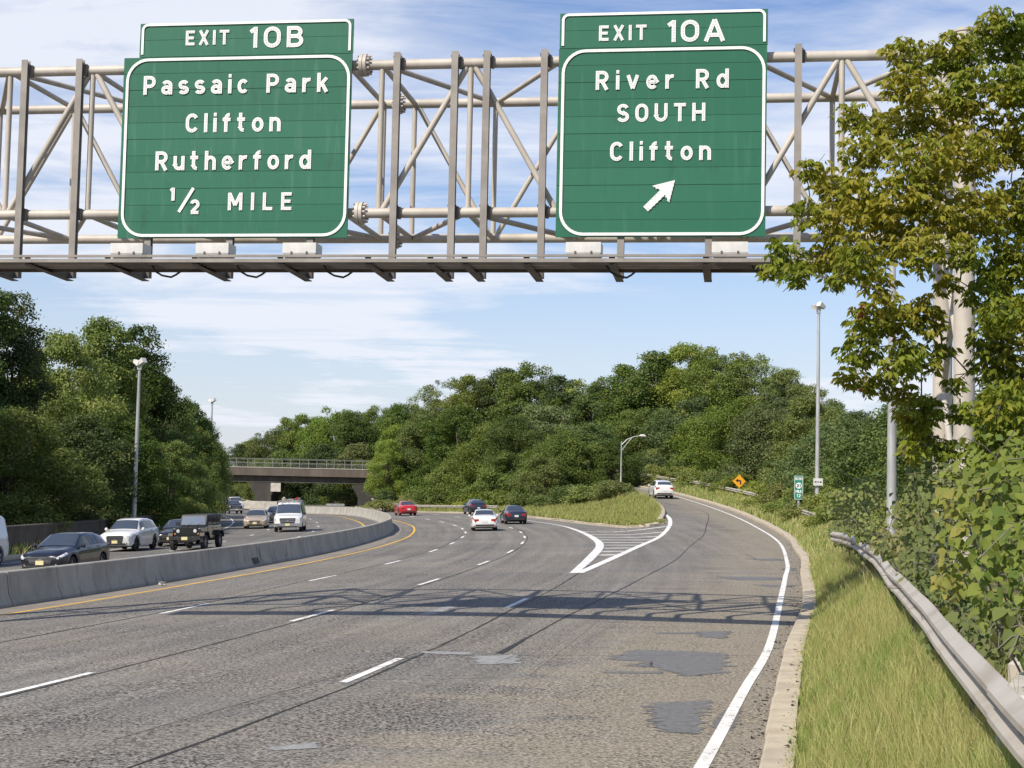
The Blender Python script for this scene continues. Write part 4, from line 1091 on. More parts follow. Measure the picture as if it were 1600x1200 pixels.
make_car('hatchback', 'dark navy hatchback nearest behind the barrier, with open side window', 'car', 'hatch', P_NAVY, (-16.6, 58.2), head_sb(60) - .05, GS, grille='trim')
make_car('sport_utility_vehicle', 'white sport utility vehicle behind the navy hatchback, beside the tall lamp pole', 'car', 'suv', P_WHITE, (-19.7, 80.5), head_sb(78) - .05, GS, rim='trim', sc=(.96, .95, .95))
make_car('sedan', 'dark sedan half hidden behind the black jeep', 'car', 'sedan', P_BLACK, (-18.55, 87.2), head_sb(86), GS)
make_car('sedan', 'champagne sedan coming towards the camera beside the white van', 'car', 'sedan', P_TAN, (-19.75, 121.0), head_sb(120), GS)
make_car('sedan', 'charcoal sedan between the champagne sedan and the white van', 'car', 'sedan', P_GREY, (-20.6, 137.0), head_sb(136), GS)
def rack(root, lf):
    mb = MB()
    for x in (1.0, -.3, -1.6): mb.box((x, 0, 2.17), (.05, 1.6, .05))
    for y in (-.62, .62): mb.box((-.3, y, 2.21), (3.6, .05, .04))
    r = mb.build('roof_rack', M['galv'], root)
    mb = MB()
    for y in (-.15, .25): mb.beam((1.3, y, 2.27), (-2.2, y, 2.29), .04, .07)
    for k in range(11): mb.beam((1.2 - .32 * k, -.15, 2.28), (1.2 - .32 * k, .25, 2.28), .03, .03)
    mb.build('ladder', M['galv'], r)
    mb = MB(); mb.tube([(.9, .52, 2.34), (-1.8, .52, 2.34)], .09, 10); mb.build('red_pipe', P_RED, r)
    mb = MB(); mb.tube([(.9, -.45, 2.33), (.2, -.45, 2.36), (-.6, -.45, 2.33)], .11, 10); mb.build('canvas_roll', P_TAN, r)
make_car('van', 'white van with loaded roof rack and silver grille, beside the champagne sedan', 'van', 'van', P_WHITE, (-15.85, 112.2), head_sb(110), GS, rim='trim', roof=rack)
make_car('van', 'white van cut off by the left edge of the photo', 'van', 'van', P_WHITE, (-22.35, 62.8), head_sb(61) - .02, GS, rim='galv')
make_car('pickup_truck', 'dark pickup truck in front of the white pickup near the bridge', 'truck', 'pickup', P_BLACK, (-35.6, 199.0), head_sb(195) + .05, GS, sc=(.9, .9, .9), detail=False)
make_car('pickup_truck', 'white pickup truck behind the dark pickup near the bridge', 'truck', 'pickup', P_WHITE, (-40.2, 226.0), head_sb(225) + .05, GS, detail=False)
make_car('sedan', 'white sedan partly covered by leaves at the road bend left of the bridge', 'car', 'sedan', P_WHITE, (-43.2, 222.0), head_sb(220) - .9, GS, detail=False)
make_car('bus', 'white bus far off just left of the bridge pier', 'bus', 'bus', P_WHITE, (-55.0, 305.0), head_sb(300) + .1, GS, detail=False)
make_car('sedan', 'dark car far off beside the white bus', 'car', 'sedan', P_GREY, (-49.6, 290.0), head_sb(290), GS, detail=False)
make_car('sport_utility_vehicle', 'black vehicle just right of the bridge pier, driving under the bridge', 'car', 'suv', P_BLACK, (-42.4, 281.0), head_nb(275), GN, detail=False)
make_car('sedan', 'silver car under the bridge next to the pier', 'car', 'sedan', P_SILVER, (-45.6, 290.0), head_nb(285), GN, detail=False)
make_car('sedan', 'red sedan driving away past the end of the barrier', 'car', 'sedan', P_RED, (-10.6, 157.8), head_nb(157) , GN)
make_car('sport_utility_vehicle', 'dark blue utility vehicle just beyond the white sedan on the main road', 'car', 'suv', P_SLATE, (-3.6, 160.0), head_nb(158), GN, sc=(.92, .92, .9))
make_car('sedan', 'white sedan driving away in the middle of the main road', 'car', 'sedan', P_WHITE, (-1.75, 108.2), head_nb(106), GN)
make_car('sedan', 'black sedan driving away beside the grass island', 'car', 'sedan', P_SLATE, (.36, 124.6), head_nb(122), GN)
make_car('sport_utility_vehicle', 'white sport utility vehicle climbing the exit ramp', 'car', 'suv', P_WHITE, (14.55, 148.6), math.atan2(1, -.06), 'vehicles on the exit ramp')

# black open-bodied off-roader: flat panels, round lamps, slotted grille
def jeep(loc, heading):
    r = thing('off_roader', 'black boxy off-roader with round headlamps and slotted grille, in front of the dark sedan', 'car', (0, 0, 0), 0, GS)
    L = 4.5; n = L / 2
    mb = MB()
    prof = [(n - .45, .55), (n - .45, 1.12), (n - 1.55, 1.17), (n - 1.62, 1.22), (-n + .12, 1.22), (-n + .05, .55)]
    mb.prism(prof, (0, -.74, 0), (1, 0, 0), (0, 0, 1), (0, 1, 0), 1.48); b = mb.build('body', P_JEEP, r)
    md = b.modifiers.new('b', 'BEVEL'); md.width = .035; md.segments = 2
    mb = MB(); mb.prism([(n - 1.62, 1.223), (n - 1.90, 1.80), (-n + .13, 1.80), (-n + .12, 1.223)], (0, -.70, 0), (1, 0, 0), (0, 0, 1), (0, 1, 0), 1.40)
    h = mb.build('hard_top', M['trim'], r); md = h.modifiers.new('b', 'BEVEL'); md.width = .05; md.segments = 2
    mb = MB(); d = Vector((-.28, 0, .577)).normalized(); o = Vector((n - 1.62, 0, 1.223)) + Vector((d.z, 0, -d.x)) * .006 + d * .05
    mb.prism([(-.62, 0), (.62, 0), (.60, .47), (-.60, .47)], o, (0, 1, 0), d, (d.z, 0, -d.x), .008); mb.build('windscreen', M['glass'], r)
    for s_ in (1, -1):
        for x0, x1 in ((n - 1.95, n - 2.7), (n - 2.8, n - 3.5), (n - 3.6, -n + .25)):
            mb = MB(); mb.prism([(x0 + (.12 if x0 > n - 2 else 0), 1.29), (x1, 1.29), (x1, 1.72), (x0, 1.72)], (0, s_ * .702, 0), (1, 0, 0), (0, 0, 1), (0, s_, 0), .008); mb.build('side_window', M['glass_dark'], r)
        for x0, x1 in ((n - 1.72, n - 2.72), (n - 2.77, n - 3.5)):
            mb = MB(); mb.prism([(x0, .62), (x1, .62), (x1, 1.19), (x0, 1.19)], (0, s_ * .741, 0), (1, 0, 0), (0, 0, 1), (0, s_, 0), .012); dd = mb.build('door', P_JEEP, r)
            mb = MB(); mb.box((x1 + .14, s_ * .77, 1.08), (.16, .03, .035)); mb.build('handle', M['trim'], dd)
        for xc in (n - .85, -n + .85):
            mb = MB(); out = [(xc - .60, .62), (xc - .44, .90), (xc - .30, .955), (xc + .30, .955), (xc + .46, .88), (xc + .55, .74)]
            pp = out + [(x, z - .05) for x, z in reversed(out)]
            mb.prism(pp, (0, s_ * .70, 0), (1, 0, 0), (0, 0, 1), (0, s_, 0), .24); mb.build('fender_flare', M['trim'], r)
            wheel(r, xc, s_ * .79, .40, s_, M['rim'])
        mb = MB(); mb.lathe([(0, .03), (.085, .025), (.095, 0), (.095, -.02)], (n - .42, s_ * .44, .98), 'X', 20); hl = mb.build('headlight', M['headlight'], r, smooth=40)
        mb = MB(); mb.lathe([(.093, .02), (.115, .01), (.115, -.02)], (n - .42, s_ * .44, .98), 'X', 20); mb.build('headlight_ring', M['trim'], hl)
        mb = MB(); mb.lathe([(0, .02), (.045, .015), (.045, -.02)], (n - .42, s_ * .60, .84), 'X', 12); mb.build('turn_signal', M['amber'], r)
        mb = MB(); mb.box((n - 1.78, s_ * .86, 1.32), (.09, .20, .18)); mb.build('mirror', M['trim'], r)
        mb = MB(); mb.box((-n + .03, s_ * .62, .95), (.06, .14, .26)); mb.build('tail_light', M['taillight'], r)
        mb = MB(); mb.lathe([(0, .02), (.06, .015), (.06, -.03)], (n - .04, s_ * .42, .66), 'X', 12); mb.build('fog_lamp', M['headlight'], r)
    mb = MB(); mb.box((n - .43, 0, .90), (.04, 1.16, .46)); g = mb.build('grille', P_JEEP, r)
    mb = MB()
    for k in range(7): mb.box((n - .405, -.27 + .09 * k, .93), (.012, .045, .30))
    mb.build('grille_slot', M['under'], g)
    mb = MB(); mb.box((n - .12, 0, .63), (.20, 1.62, .17)); mb.build('bumper', M['trim'], r)
    mb = MB(); mb.box((n - .012, 0, .62), (.012, .31, .155)); mb.build('number_plate', M['plate'], r)
    mb = MB(); mb.box((0, 0, .50), (L - .9, 1.0, .16)); mb.build('underbody', M['under'], r)
    mb = MB()
    for y0 in (-.35, .15): mb.beam((n - 1.60, y0, 1.245), (n - 1.70, y0 + .35, 1.42), .02, .02)
    mb.build('wiper', M['chrome'], r)
    mb = MB(); mb.lathe([(.24, -.10), (.38, -.10), (.40, -.05), (.40, .05), (.38, .10), (.24, .10), (.0, .06)], (-n - .10, 0, 1.0), 'X', 24); mb.build('spare_wheel', M['tyre'], r, smooth=40)
    place(r, *loc, heading)
jeep((-16.25, 80.6), head_sb(79) - .04)
# ------------------------------------------------------------------ median barrier, guardrails, bridge, poles, signs
def grounded(X, Y): return float(Zr(X, Y))
JP = [(-.31, -.12), (-.31, .08), (-.19, .33), (-.11, .86), (-.085, .885), (.085, .885), (.11, .86), (.19, .33), (.31, .08), (.31, -.12)]
bar = thing('concrete_barrier', 'long grey concrete median barrier curving between the two roads', 'barrier', (0, 0, 0))
ys = list(np.arange(-20, 330, 1.5)); k = 0
while k < len(ys) - 1:
    seg = ys[k:k + 5]
    if len(seg) < 2: break
    pts = [Vector((float(bar_x(Y)), Y, grounded(bar_x(Y), Y))) for Y in seg]
    d = (pts[-1] - pts[-2]).normalized(); pts[-1] = pts[-1] - d * .018
    j = .012 * math.sin(k * 12.9)
    pts = [p + Vector((j, 0, j * .5)) for p in pts]
    mb = MB(); mb.sweep(pts, JP, True); mb.build('barrier_segment', M['barrier'], bar, smooth=25)
    k += 4
# spalled corner and cracks on the near segments
mb = MB()
for (Y, s0, z0, w, h) in ((60.6, .30, .12, .9, .22), (61.8, .24, .20, .05, .5), (66, .24, .2, .04, .5), (48, .27, .15, .04, .35)):
    x = float(bar_x(Y)); pts = [Vector((float(bar_x(Y + q * w)) + s0 + .004 - .18 * 0, Y + q * w, grounded(x, Y))) for q in (0, .25, .5, .75, 1)]
    vs = []
    for q, p in enumerate(pts):
        e = .02 * math.sin(q * 7 + Y)
        for zz_ in (z0 + e, z0 + h * .55 + e, z0 + h):
            sd = np.interp(zz_, [.08, .33, .86], [.31, .19, .11]) + .006
            vs.append((float(bar_x(p.y)) + sd, p.y, p.z + zz_))
    mb.add(vs, [(3 * i + j, 3 * i + 3 + j, 3 * i + 4 + j, 3 * i + 1 + j) for i in range(4) for j in range(2)])
mb.recalc = False; mb.build('spalled_patch', M['concrete_dark'], bar)

def w_beam():
    pr = [(0, -.155), (.015, -.145), (.03, -.125), (.083, -.095), (.083, -.058), (.01, -.018), (.01, .018), (.083, .058), (.083, .095), (.03, .125), (.015, .145), (0, .155)]
    return pr + [(s_ - .006, h) for s_, h in reversed(pr)]
WB = w_beam(); WBL = [(-s_, h) for s_, h in WB]
def guardrail(name, label, path, posts=True, yend=1e9, group=None, left=True, pstep=3.9, blocks=True):
    """path: centre heights of the beam; left: the face looks left of travel"""
    r = thing(name, label, 'guardrail', (0, 0, 0), 0, group)
    P = [Vector(p) for p in path]; seg = [P[0]]; acc = 0; n = 0
    for a, b in zip(P, P[1:]):
        seg.append(b); acc += (b - a).length
        if acc > 4.0 or b is P[-1]:
            off = Vector((0, 0, .004 * (n % 2)))
            d = (seg[-1] - seg[0]).normalized(); side = Vector((d.y, -d.x, 0)) * (.004 * (n % 2))
            mb = MB(); mb.sweep([q + off + side for q in seg], WBL if left else WB, True); mb.build('rail', M['rail'], r, smooth=50)
            e = seg[-1] - d * .25; seg = [e]; acc = 0; n += 1
    acc = 0; nxt = .6
    for a, b in zip(P, P[1:]):
        L = (b - a).length
        while posts and nxt < acc + L and a.y < yend:
            p = a + (b - a) * ((nxt - acc) / L); d = (b - a).normalized(); s_ = Vector((d.y, -d.x, 0)) * (1 if left else -1)
            mb = MB(); c = p + s_ * .17; g = c.z - .95
            mb.box((c.x, c.y, (c.z - .10 + g) / 2), (.11, .15, c.z - .10 - g), math.atan2(d.y, d.x))
            pb = mb.build('post', M['rail_post'], r)
            mb = MB(); c = p + s_ * .075; mb.box((c.x, c.y, c.z), (.10, .10, .16), math.atan2(d.y, d.x)); mb.build('spacer_block', M['rail_post'], r)
            mb = MB(); c = p - s_ * .014; mb.lathe([(0, .012), (.022, .008), (.022, -.01)], (c.x, c.y, c.z), 'X', 8); mb.build('bolt', M['galv'], r)
            nxt += pstep
        acc += L
    return r
gp_ = smooth_curve([(.6, -4), (1.3, 1.0), (2.05, 4.5), (2.8, 8.3), (3.12, 10.3), (3.7, 13.0), (4.55, 17.0), (5.2, 20.7), (6.7, 28.2), (8.4, 37.1), (10.3, 50.3)], .6)
_c = np.polyfit(gp_[:, 1], gp_[:, 0], 3); gp_ = np.stack([np.polyval(_c, gp_[:, 1]), gp_[:, 1]], 1)
def wav(y): return .016 * math.sin(y * .5) + .005 * math.sin(y * 1.3 + 1)
guardrail('guardrail', 'long bent steel guardrail between the near grass verge and the leafy vines', [(x + wav(y) * .8, y, 1.695 - .10 * float(sst(36, 48, y)) + wav(y) * .5) for x, y in gp_ if y < 47.5], yend=36)
gz = lambda x, y: float(Zg(x, y)) + .62
guardrail('guardrail', 'short piece of guardrail half buried in weeds below the green mile sign', [(x_kerb(Y) + 2.2, Y, gz(x_kerb(Y) + 2.2, Y) - .1) for Y in np.arange(88, 110, 1.5)])
guardrail('guardrail', 'guardrail beside the yellow warning sign along the exit ramp', [(x_kerb(Y) + 2.3, Y, gz(x_kerb(Y) + 2.3, Y)) for Y in np.arange(124, 168, 2.0)])
guardrail('guardrail', 'distant guardrail at the top of the exit ramp behind the white utility vehicle', [(x_kerb(Y) + 2.0, Y, gz(x_kerb(Y) + 2.0, Y)) for Y in np.arange(170, 215, 2.0)])
guardrail('guardrail', 'guardrail along the far side of the main road behind the red sedan', [(float(xl(Y, 4.3)), Y, float(Zr(xl(Y, 4.3), Y)) + .68) for Y in np.arange(168, 246, 2.0)])
t_ = thing('crash_cushion', 'dark box at the end of the far guardrail, in front of the right bridge pier', 'crash cushion', (float(xl(205, -1.5)) + .5, 224.0, float(Zr(-24, 224))), .2)
t_.location = (-25.5, 226, float(Zr(-25.5, 226)))
mb = MB()
for k in range(5): mb.box((-1.0 + .5 * k, 0, .45), (.46, .9, .7))
mb.build('cartridge_row', M['rail_post'], t_)
mb = MB(); mb.box((0, -.48, .55), (2.6, .03, .25)); mb.box((0, .48, .55), (2.6, .03, .25)); mb.build('side_rail', M['galv'], t_)

# retaining wall along the far-left shoulder
wall = thing('retaining_wall', 'low weathered concrete wall, coloured dark for the shade of the trees, behind the navy hatchback', 'wall', (0, 0, 0))
pts = [(float(xl(Y, -28.2)), Y, float(Zr(xl(Y, -26), Y))) for Y in np.arange(40, 108, 2.0)]
mb = MB(); mb.sweep(pts, [(-.2, -.4), (-.2, 1.25), (.2, 1.25), (.2, -.4)], True); mb.build('wall_face', M['concrete_dark'], wall)  # shade of the trees is painted in by the dark concrete
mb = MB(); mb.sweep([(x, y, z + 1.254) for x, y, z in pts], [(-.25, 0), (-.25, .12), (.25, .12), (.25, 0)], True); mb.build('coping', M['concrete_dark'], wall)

# overpass
M['pier'] = varied('deck_shaded_concrete', (0.058, 0.052, 0.046), (0.036, 0.033, 0.03), .6, .9, stretch=(1, 1, .3))  # pier concrete with the shade under the deck put into its colour
M['rail_grey'] = varied('dull_railing', (0.24, 0.245, 0.22), (0.17, 0.175, 0.16), 3, .6)
BY = 236.0
br = thing('road_bridge', 'concrete and steel overpass with railings crossing the road in the distance', 'bridge', (0, 0, 0))
zb = CAM_H - (755 - 753.5) / 2404 * BY
bx0, bx1 = -62.0, -8.0
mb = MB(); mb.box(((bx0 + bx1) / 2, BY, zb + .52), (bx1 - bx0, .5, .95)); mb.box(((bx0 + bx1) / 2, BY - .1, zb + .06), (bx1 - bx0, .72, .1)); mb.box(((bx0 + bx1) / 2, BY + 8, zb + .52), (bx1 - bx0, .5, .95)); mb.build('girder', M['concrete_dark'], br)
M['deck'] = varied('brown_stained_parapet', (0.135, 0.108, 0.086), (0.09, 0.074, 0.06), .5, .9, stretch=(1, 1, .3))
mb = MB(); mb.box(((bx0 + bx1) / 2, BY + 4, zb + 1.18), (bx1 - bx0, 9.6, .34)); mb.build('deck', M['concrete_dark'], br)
for q in (-.95, 8.95):
    mb = MB(); mb.box(((bx0 + bx1) / 2, BY + q, zb + 1.6), (bx1 - bx0, .3, 1.18)); pa = mb.build('parapet', M['deck'], br)
    mb = MB(); mb.box(((bx0 + bx1) / 2, BY + q, zb + 2.235), (bx1 - bx0, .42, .09)); mb.build('parapet_cap', M['concrete_light'], pa)
    mb = MB()
    for z in (.72, 1.32): mb.box(((bx0 + bx1) / 2, BY + q, zb + 2.28 + z), (bx1 - bx0, .05, .05))
    for k in range(20): mb.box((bx0 + 1 + k * 2.75, BY + q, zb + 2.28 + .66), (.07, .07, 1.32))
    for k in range(300): mb.box((bx0 + .3 + k * .18, BY + q, zb + 2.28 + .36), (.012, .012, .7))
    mb.build('railing', M['rail_grey'], br)
for xc in (at_depth(411, 780, BY)[0], at_depth(572, 780, BY)[0]):
    mb = MB(); g = float(Zr(xc, BY)) - .3
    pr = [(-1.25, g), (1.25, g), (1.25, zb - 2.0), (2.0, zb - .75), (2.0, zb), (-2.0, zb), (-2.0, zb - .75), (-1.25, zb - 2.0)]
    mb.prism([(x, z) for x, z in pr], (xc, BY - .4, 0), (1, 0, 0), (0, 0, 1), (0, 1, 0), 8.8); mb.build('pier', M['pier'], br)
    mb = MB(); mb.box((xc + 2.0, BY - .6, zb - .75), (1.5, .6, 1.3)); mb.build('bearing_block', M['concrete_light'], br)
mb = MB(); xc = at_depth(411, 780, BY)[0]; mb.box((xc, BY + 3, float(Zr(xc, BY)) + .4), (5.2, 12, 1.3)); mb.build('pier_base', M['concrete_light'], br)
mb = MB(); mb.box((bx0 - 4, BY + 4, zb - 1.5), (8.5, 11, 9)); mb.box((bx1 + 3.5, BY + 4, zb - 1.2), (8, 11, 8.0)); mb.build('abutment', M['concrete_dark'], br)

# lamp poles
def mast(label, base, top, r=.13, head='flood', arm=1, name='lamp_pole', tilt=0.0):
    p = thing(name, label, 'street lamp', base, 0, 'tall lamp poles beside the roads')
    h = top - base[2]
    mb = MB(); mb.lathe([(0, 0), (r * 1.7, 0), (r * 1.7, .35), (r * 1.15, .40), (r * .62, h), (0, h)], (0, 0, 0), 'Z', 14); mb.build('pole', M['galv'], p, smooth=40)
    if head == 'flood':
        for s_ in (-1, 1):
            mb = MB(); c = Vector((s_ * .15, -.10 * s_ - .08, h + .15)); d = Vector((.75 * arm, -.45, -.35 if s_ < 0 else .45)).normalized()
            o = d.cross(Vector((0, 0, 1))).normalized(); u = o.cross(d)
            a = c - d * .24; b = c + d * .26
            vs = [a + o * sx * .12 + u * sy * .10 for sx, sy in ((-1, -1), (1, -1), (1, 1), (-1, 1))] + [b + o * sx * .19 + u * sy * .16 for sx, sy in ((-1, -1), (1, -1), (1, 1), (-1, 1))]
            mb.add(vs, [(3, 2, 1, 0), (4, 5, 6, 7), (0, 1, 5, 4), (1, 2, 6, 5), (2, 3, 7, 6), (3, 0, 4, 7)]); mb.build('lamp_head', M['white_paint'], p)
        mb = MB(); mb.box((0, 0, h + .04), (.55, .10, .10)); mb.box((0, 0, h - .14), (.24, .22, .34)); mb.build('bracket', M['galv'], p)
    elif head == 'cobra':
        mb = MB(); A = [(0, 0, h - .35), (.6, 0, h + .25), (1.3, 0, h + .55), (2.0, 0, h + .68)]; mb.tube(A, [.05, .045, .04, .035], 8); mb.tube([(0, 0, h - 1.0), (.5, 0, h - .3), (1.1, 0, h + .42)], .03, 8); mb.build('arm', M['galv'], p, smooth=40)
        mb = MB(); mb.tube([(1.9, 0, h + .66), (2.1, 0, h + .70), (2.4, 0, h + .68), (2.62, 0, h + .62)], [.05, .13, .15, .05], 10); mb.build('lamp_head', M['white_paint'], p, smooth=50)
    return p
def gpos(u, Y, z=None):
    X = float(at_depth(u, 760, Y)[0]); return (X, Y, float(Zg(X, Y)) if z is None else z)
b = gpos(211, 93); mast('tall grey floodlight pole on the left, behind the white utility vehicle', b, float(at_depth(221, 570, 93)[2]), .13)
b = gpos(327, 165); mast('second, farther floodlight pole on the left, rising out of the tree line', b, float(at_depth(330, 628, 165)[2]), .14)
b = gpos(1277, 98); mast('tall floodlight pole on the right with a small white sign, before the wooded hill', b, float(at_depth(1275, 482, 98)[2]), .14, arm=-1)
mp = bpy.data.objects[[o.name for o in COL.objects if o.name.startswith('lamp_pole')][-1]]
zs = float(at_depth(1275, 753, 98)[2]) - b[2]
mb = MB(); mb.box((0, -.24, zs), (.60, .03, .46)); pp = mb.build('pole_sign', M['white_paint'], mp)
mb = MB()
for k, w in enumerate((.09, .05, .09)): mb.box((-.16 + k * .16, -.262, zs), (w * 1.4, .008, .08))
mb.build('pole_sign_marks', M['trim'], pp)
b = gpos(970, 165); mast('cobra head street lamp standing in the shrubs of the grass island', b, float(at_depth(971, 690, 165)[2]), .09, 'cobra')
b = gpos(1393, 46); mast('grey pole between the near tree and the vines', b, float(at_depth(1388, 330, 46)[2]), .135)

# roadside signs
def post_sign(name, label, X, Y, z0, zc, build):
    r = thing(name, label, 'road sign', (X, Y, z0), 0)
    build(r, zc - z0); return r
M['sign_yellow'] = varied('yellow_sign_sheeting', (0.78, 0.36, 0.015), (0.70, 0.31, 0.015), 4, .5)
M['sign_black'] = varied('black_sign_print', (0.014, 0.014, 0.014), (0.02, 0.02, 0.02), 5, .5)
M['sign_mile'] = varied('green_mile_sheeting', (0.012, 0.22, 0.15), (0.016, 0.25, 0.17), 5, .5)
c = at_depth(1155, 752, 139)
def warn(r, z):
    d = .60
    mb = MB(); mb.beam((0, .05, -.3), (0, .05, z + .3), .07, .05, (0, 1, 0)); mb.build('post', M['galv'], r)
    mb = MB(); mb.prism([(0, -d), (d, 0), (0, d), (-d, 0)], (0, 0, z), (1, 0, 0), (0, 0, 1), (0, 1, 0), .02); f = mb.build('panel', M['sign_yellow'], r)
    mb = MB(); ar = [(x * .95, y * .95) for x, y in [(.07, -.30), (.20, -.30), (.20, .0), (.10, .13), (-.10, .13), (-.10, .26), (-.36, .06), (-.10, -.13), (-.10, .0), (.03, .0), (.07, -.06)]]
    mb.prism(ar, (0, -.008, z), (1, 0, 0), (0, 0, 1), (0, 1, 0), .007); mb.build('turn_arrow', M['sign_black'], r)
post_sign('warning_sign', 'yellow diamond sign with a black left turn arrow', float(c[0]), 139, float(Zg(c[0], 139)), float(c[2]), warn)
c = at_depth(1248, 762, 102)
def mile(r, z):
    q_ = 1.5; r.scale = (q_, q_, q_); z = z / q_
    mb = MB(); mb.beam((.0, .06, -1.0), (.0, .06, z + .3), .09, .06, (0, 1, 0)); mb.build('post', M['galv'], r)
    w, h = .20, .53
    mb = MB(); mb.prism(round_rect(-w, -h, w, h, .04, 4)[:-1], (0, 0, z), (1, 0, 0), (0, 0, 1), (0, 1, 0), .02); f = mb.build('panel', M['sign_mile'], r)
    mb = MB(); border(mb, [(x, zz_ + z) for x, zz_ in round_rect(-w + .02, -h + .02, w - .02, h - .02, .035, 4)], .016, -.002); mb.build('border', M['legend'], r)
    legend('NORTH', -.155, .155, z + .335, .11, r, -.002, dots=False, weight=.2)
    mb = MB(); mb.prism(arc(0, 0, .135, .135, 0, 345, 23), (0, -.006, z + .09), (1, 0, 0), (0, 0, 1), (0, 1, 0), .005); sh = mb.build('route_disc', M['legend'], r)
    legend('21', -.085, .075, z + .035, .12, r, -.0075, 'route_number', dots=False, mat=M['sign_black'], weight=.2)
    legend('MILE', -.135, .135, z - .225, .12, r, -.002, dots=False, weight=.2)
    legend('12', -.075, .085, z - .42, .14, r, -.002, dots=False, weight=.2)
post_sign('mile_sign', 'narrow green mile marker reading NORTH 21 MILE beside the tall pole', float(c[0]), 102, float(Zg(c[0], 102)), float(c[2]), mile)
c = at_depth(396, 761, 330)
def far_green(r, z):
    for x in (-.2, 1.4):
        mb = MB(); mb.beam((x, .1, -1), (x, .1, z + 1.0), .25, .2, (0, 1, 0)); mb.build('post', M['galv'], r)
    mb = MB(); mb.box((.6, 0, z + .3), (4.6, .08, 3.0)); mb.build('panel', M['sign_mile'], r)
    mb = MB(); mb.box((-2.5, 0, z - 1.8), (1.5, .08, 1.3)); mb.build('lower_panel', M['sign_mile'], r)
    mb = MB()
    for k, (x, zz_, w) in enumerate(((.2, .95, .9), (1.3, .95, .7), (.1, .05, .8), (1.2, -.1, 1.2))): mb.box((x, -.05, z + zz_), (w, .02, .34))
    mb.build('legend_bars', M['legend'], r)
post_sign('exit_sign', 'small far green sign seen under the bridge left of the pier', float(c[0]), 330, float(Zr(c[0], 330)), float(c[2]), far_green)
# pale concrete block wall behind the near guardrail
w_ = thing('concrete_block_wall', 'pale concrete blocks behind the near guardrail, half covered by vines', 'wall', (0, 0, 0))
for k, (x, y, dx, dz, zc) in enumerate(((4.35, 12.4, 1.5, .8, 1.25), (5.2, 13.9, 1.6, .8, 1.28), (3.72, 10.7, 1.5, .8, 1.22), (4.6, 12.0, 1.5, .5, .95))):
    mb = MB(); mb.box((x, y, zc), (.5, dx, dz), -.42); o = mb.build('block', M['concrete_light'], w_); md = o.modifiers.new('b', 'BEVEL'); md.width = .02
# scrap of paper
c = (float(xl(47.5, -12.55)) + .55, 48.2); z = grounded(*c)
mb = MB(); rnd = random.Random(3)
vs = [(c[0] + rnd.uniform(-.16, .16), c[1] + rnd.uniform(-.2, .2), z + rnd.uniform(.01, .16)) for _ in range(14)]
mb.add(vs, [(i, (i + 3) % 14, (i + 7) % 14) for i in range(14)])
o = mb.build('litter', M['white_paint']); tag(o, 'crumpled white litter lying at the foot of the barrier', 'litter')
# ------------------------------------------------------------------ trees, shrubs, vines
GRN = dict(
 far=((0.138, 0.190, 0.050), (0.084, 0.140, 0.038), (0.202, 0.240, 0.068)),
 dark=((0.095, 0.142, 0.042), (0.058, 0.102, 0.033), (0.134, 0.178, 0.052)),
 light=((0.196, 0.246, 0.062), (0.130, 0.190, 0.050), (0.262, 0.284, 0.086)),
 shrub=((0.225, 0.265, 0.070), (0.150, 0.200, 0.050), (0.300, 0.300, 0.100)),
 near=((0.225, 0.250, 0.050), (0.125, 0.170, 0.036), (0.300, 0.262, 0.062)),
 vine=((0.190, 0.235, 0.050), (0.105, 0.158, 0.036), (0.280, 0.268, 0.075)),
 dead=((0.20, 0.075, 0.025), (0.12, 0.05, 0.02), (0.24, 0.12, 0.04)))
LM = {k: leaf_mat('leaves_' + k, *v, trans=.32 if k != 'near' else .40, hue_spread=.012 if k in ('near', 'vine', 'dead') else .018) for k, v in GRN.items()}
LM['pale'] = leaf_mat('leaves_pale_underside', (0.21, 0.25, 0.12), (0.15, 0.20, 0.08), (0.25, 0.28, 0.14), .3)

def leaf_quads(rng, C, N, size, aspect=.55, droop=0.0):
    """a folded diamond leaf at each centre C facing N"""
    n = len(C)
    N = N / np.maximum(np.linalg.norm(N, axis=1, keepdims=True), 1e-6)
    A = rng.normal(size=(n, 3)); A[:, 2] -= droop
    U = A - N * np.sum(A * N, 1, keepdims=True); U /= np.maximum(np.linalg.norm(U, axis=1, keepdims=True), 1e-6)
    W = np.cross(N, U); s = (size * rng.uniform(.65, 1.25, n))[:, None]
    V = np.empty((n, 4, 3))
    V[:, 0] = C - U * s * .5; V[:, 1] = C + W * s * aspect * .5 + N * s * .08; V[:, 2] = C + U * s * .5 - N * s * .05; V[:, 3] = C - W * s * aspect * .5 + N * s * .08
    F = np.arange(n * 4).reshape(n, 4)
    return V.reshape(-1, 3), F
def crown_clumps(rng, H, R, base, n, shape='round', lob=.35):
    """clump centres and radii: an uneven envelope, denser towards its skin"""
    ph = rng.uniform(0, 6.28, 6); out = []
    for _ in range(n):
        th = rng.uniform(0, 2 * math.pi); u = rng.uniform(0, 1)
        z = u
        if shape == 'round': pr = math.sin(math.pi * min(1, (.12 + .86 * z))) ** .6
        elif shape == 'wide': pr = (.55 + .45 * math.sin(math.pi * (.2 + .75 * z))) * (1 - .55 * z ** 4)
        elif shape == 'tall': pr = (.85 - .62 * z ** 2)
        else: pr = 1 - .6 * z
        pr *= 1 + lob * math.sin(2 * th + ph[0]) * math.sin(5 * z + ph[1]) + .2 * math.sin(3 * th + ph[2] + 6 * z)
        rr = R * pr * (rng.uniform(.35, 1) ** .5)
        out.append((rr * math.cos(th), rr * math.sin(th), base + (H - base) * z, R * rng.uniform(.16, .34) * (1.1 - .4 * z)))
    return np.array(out)
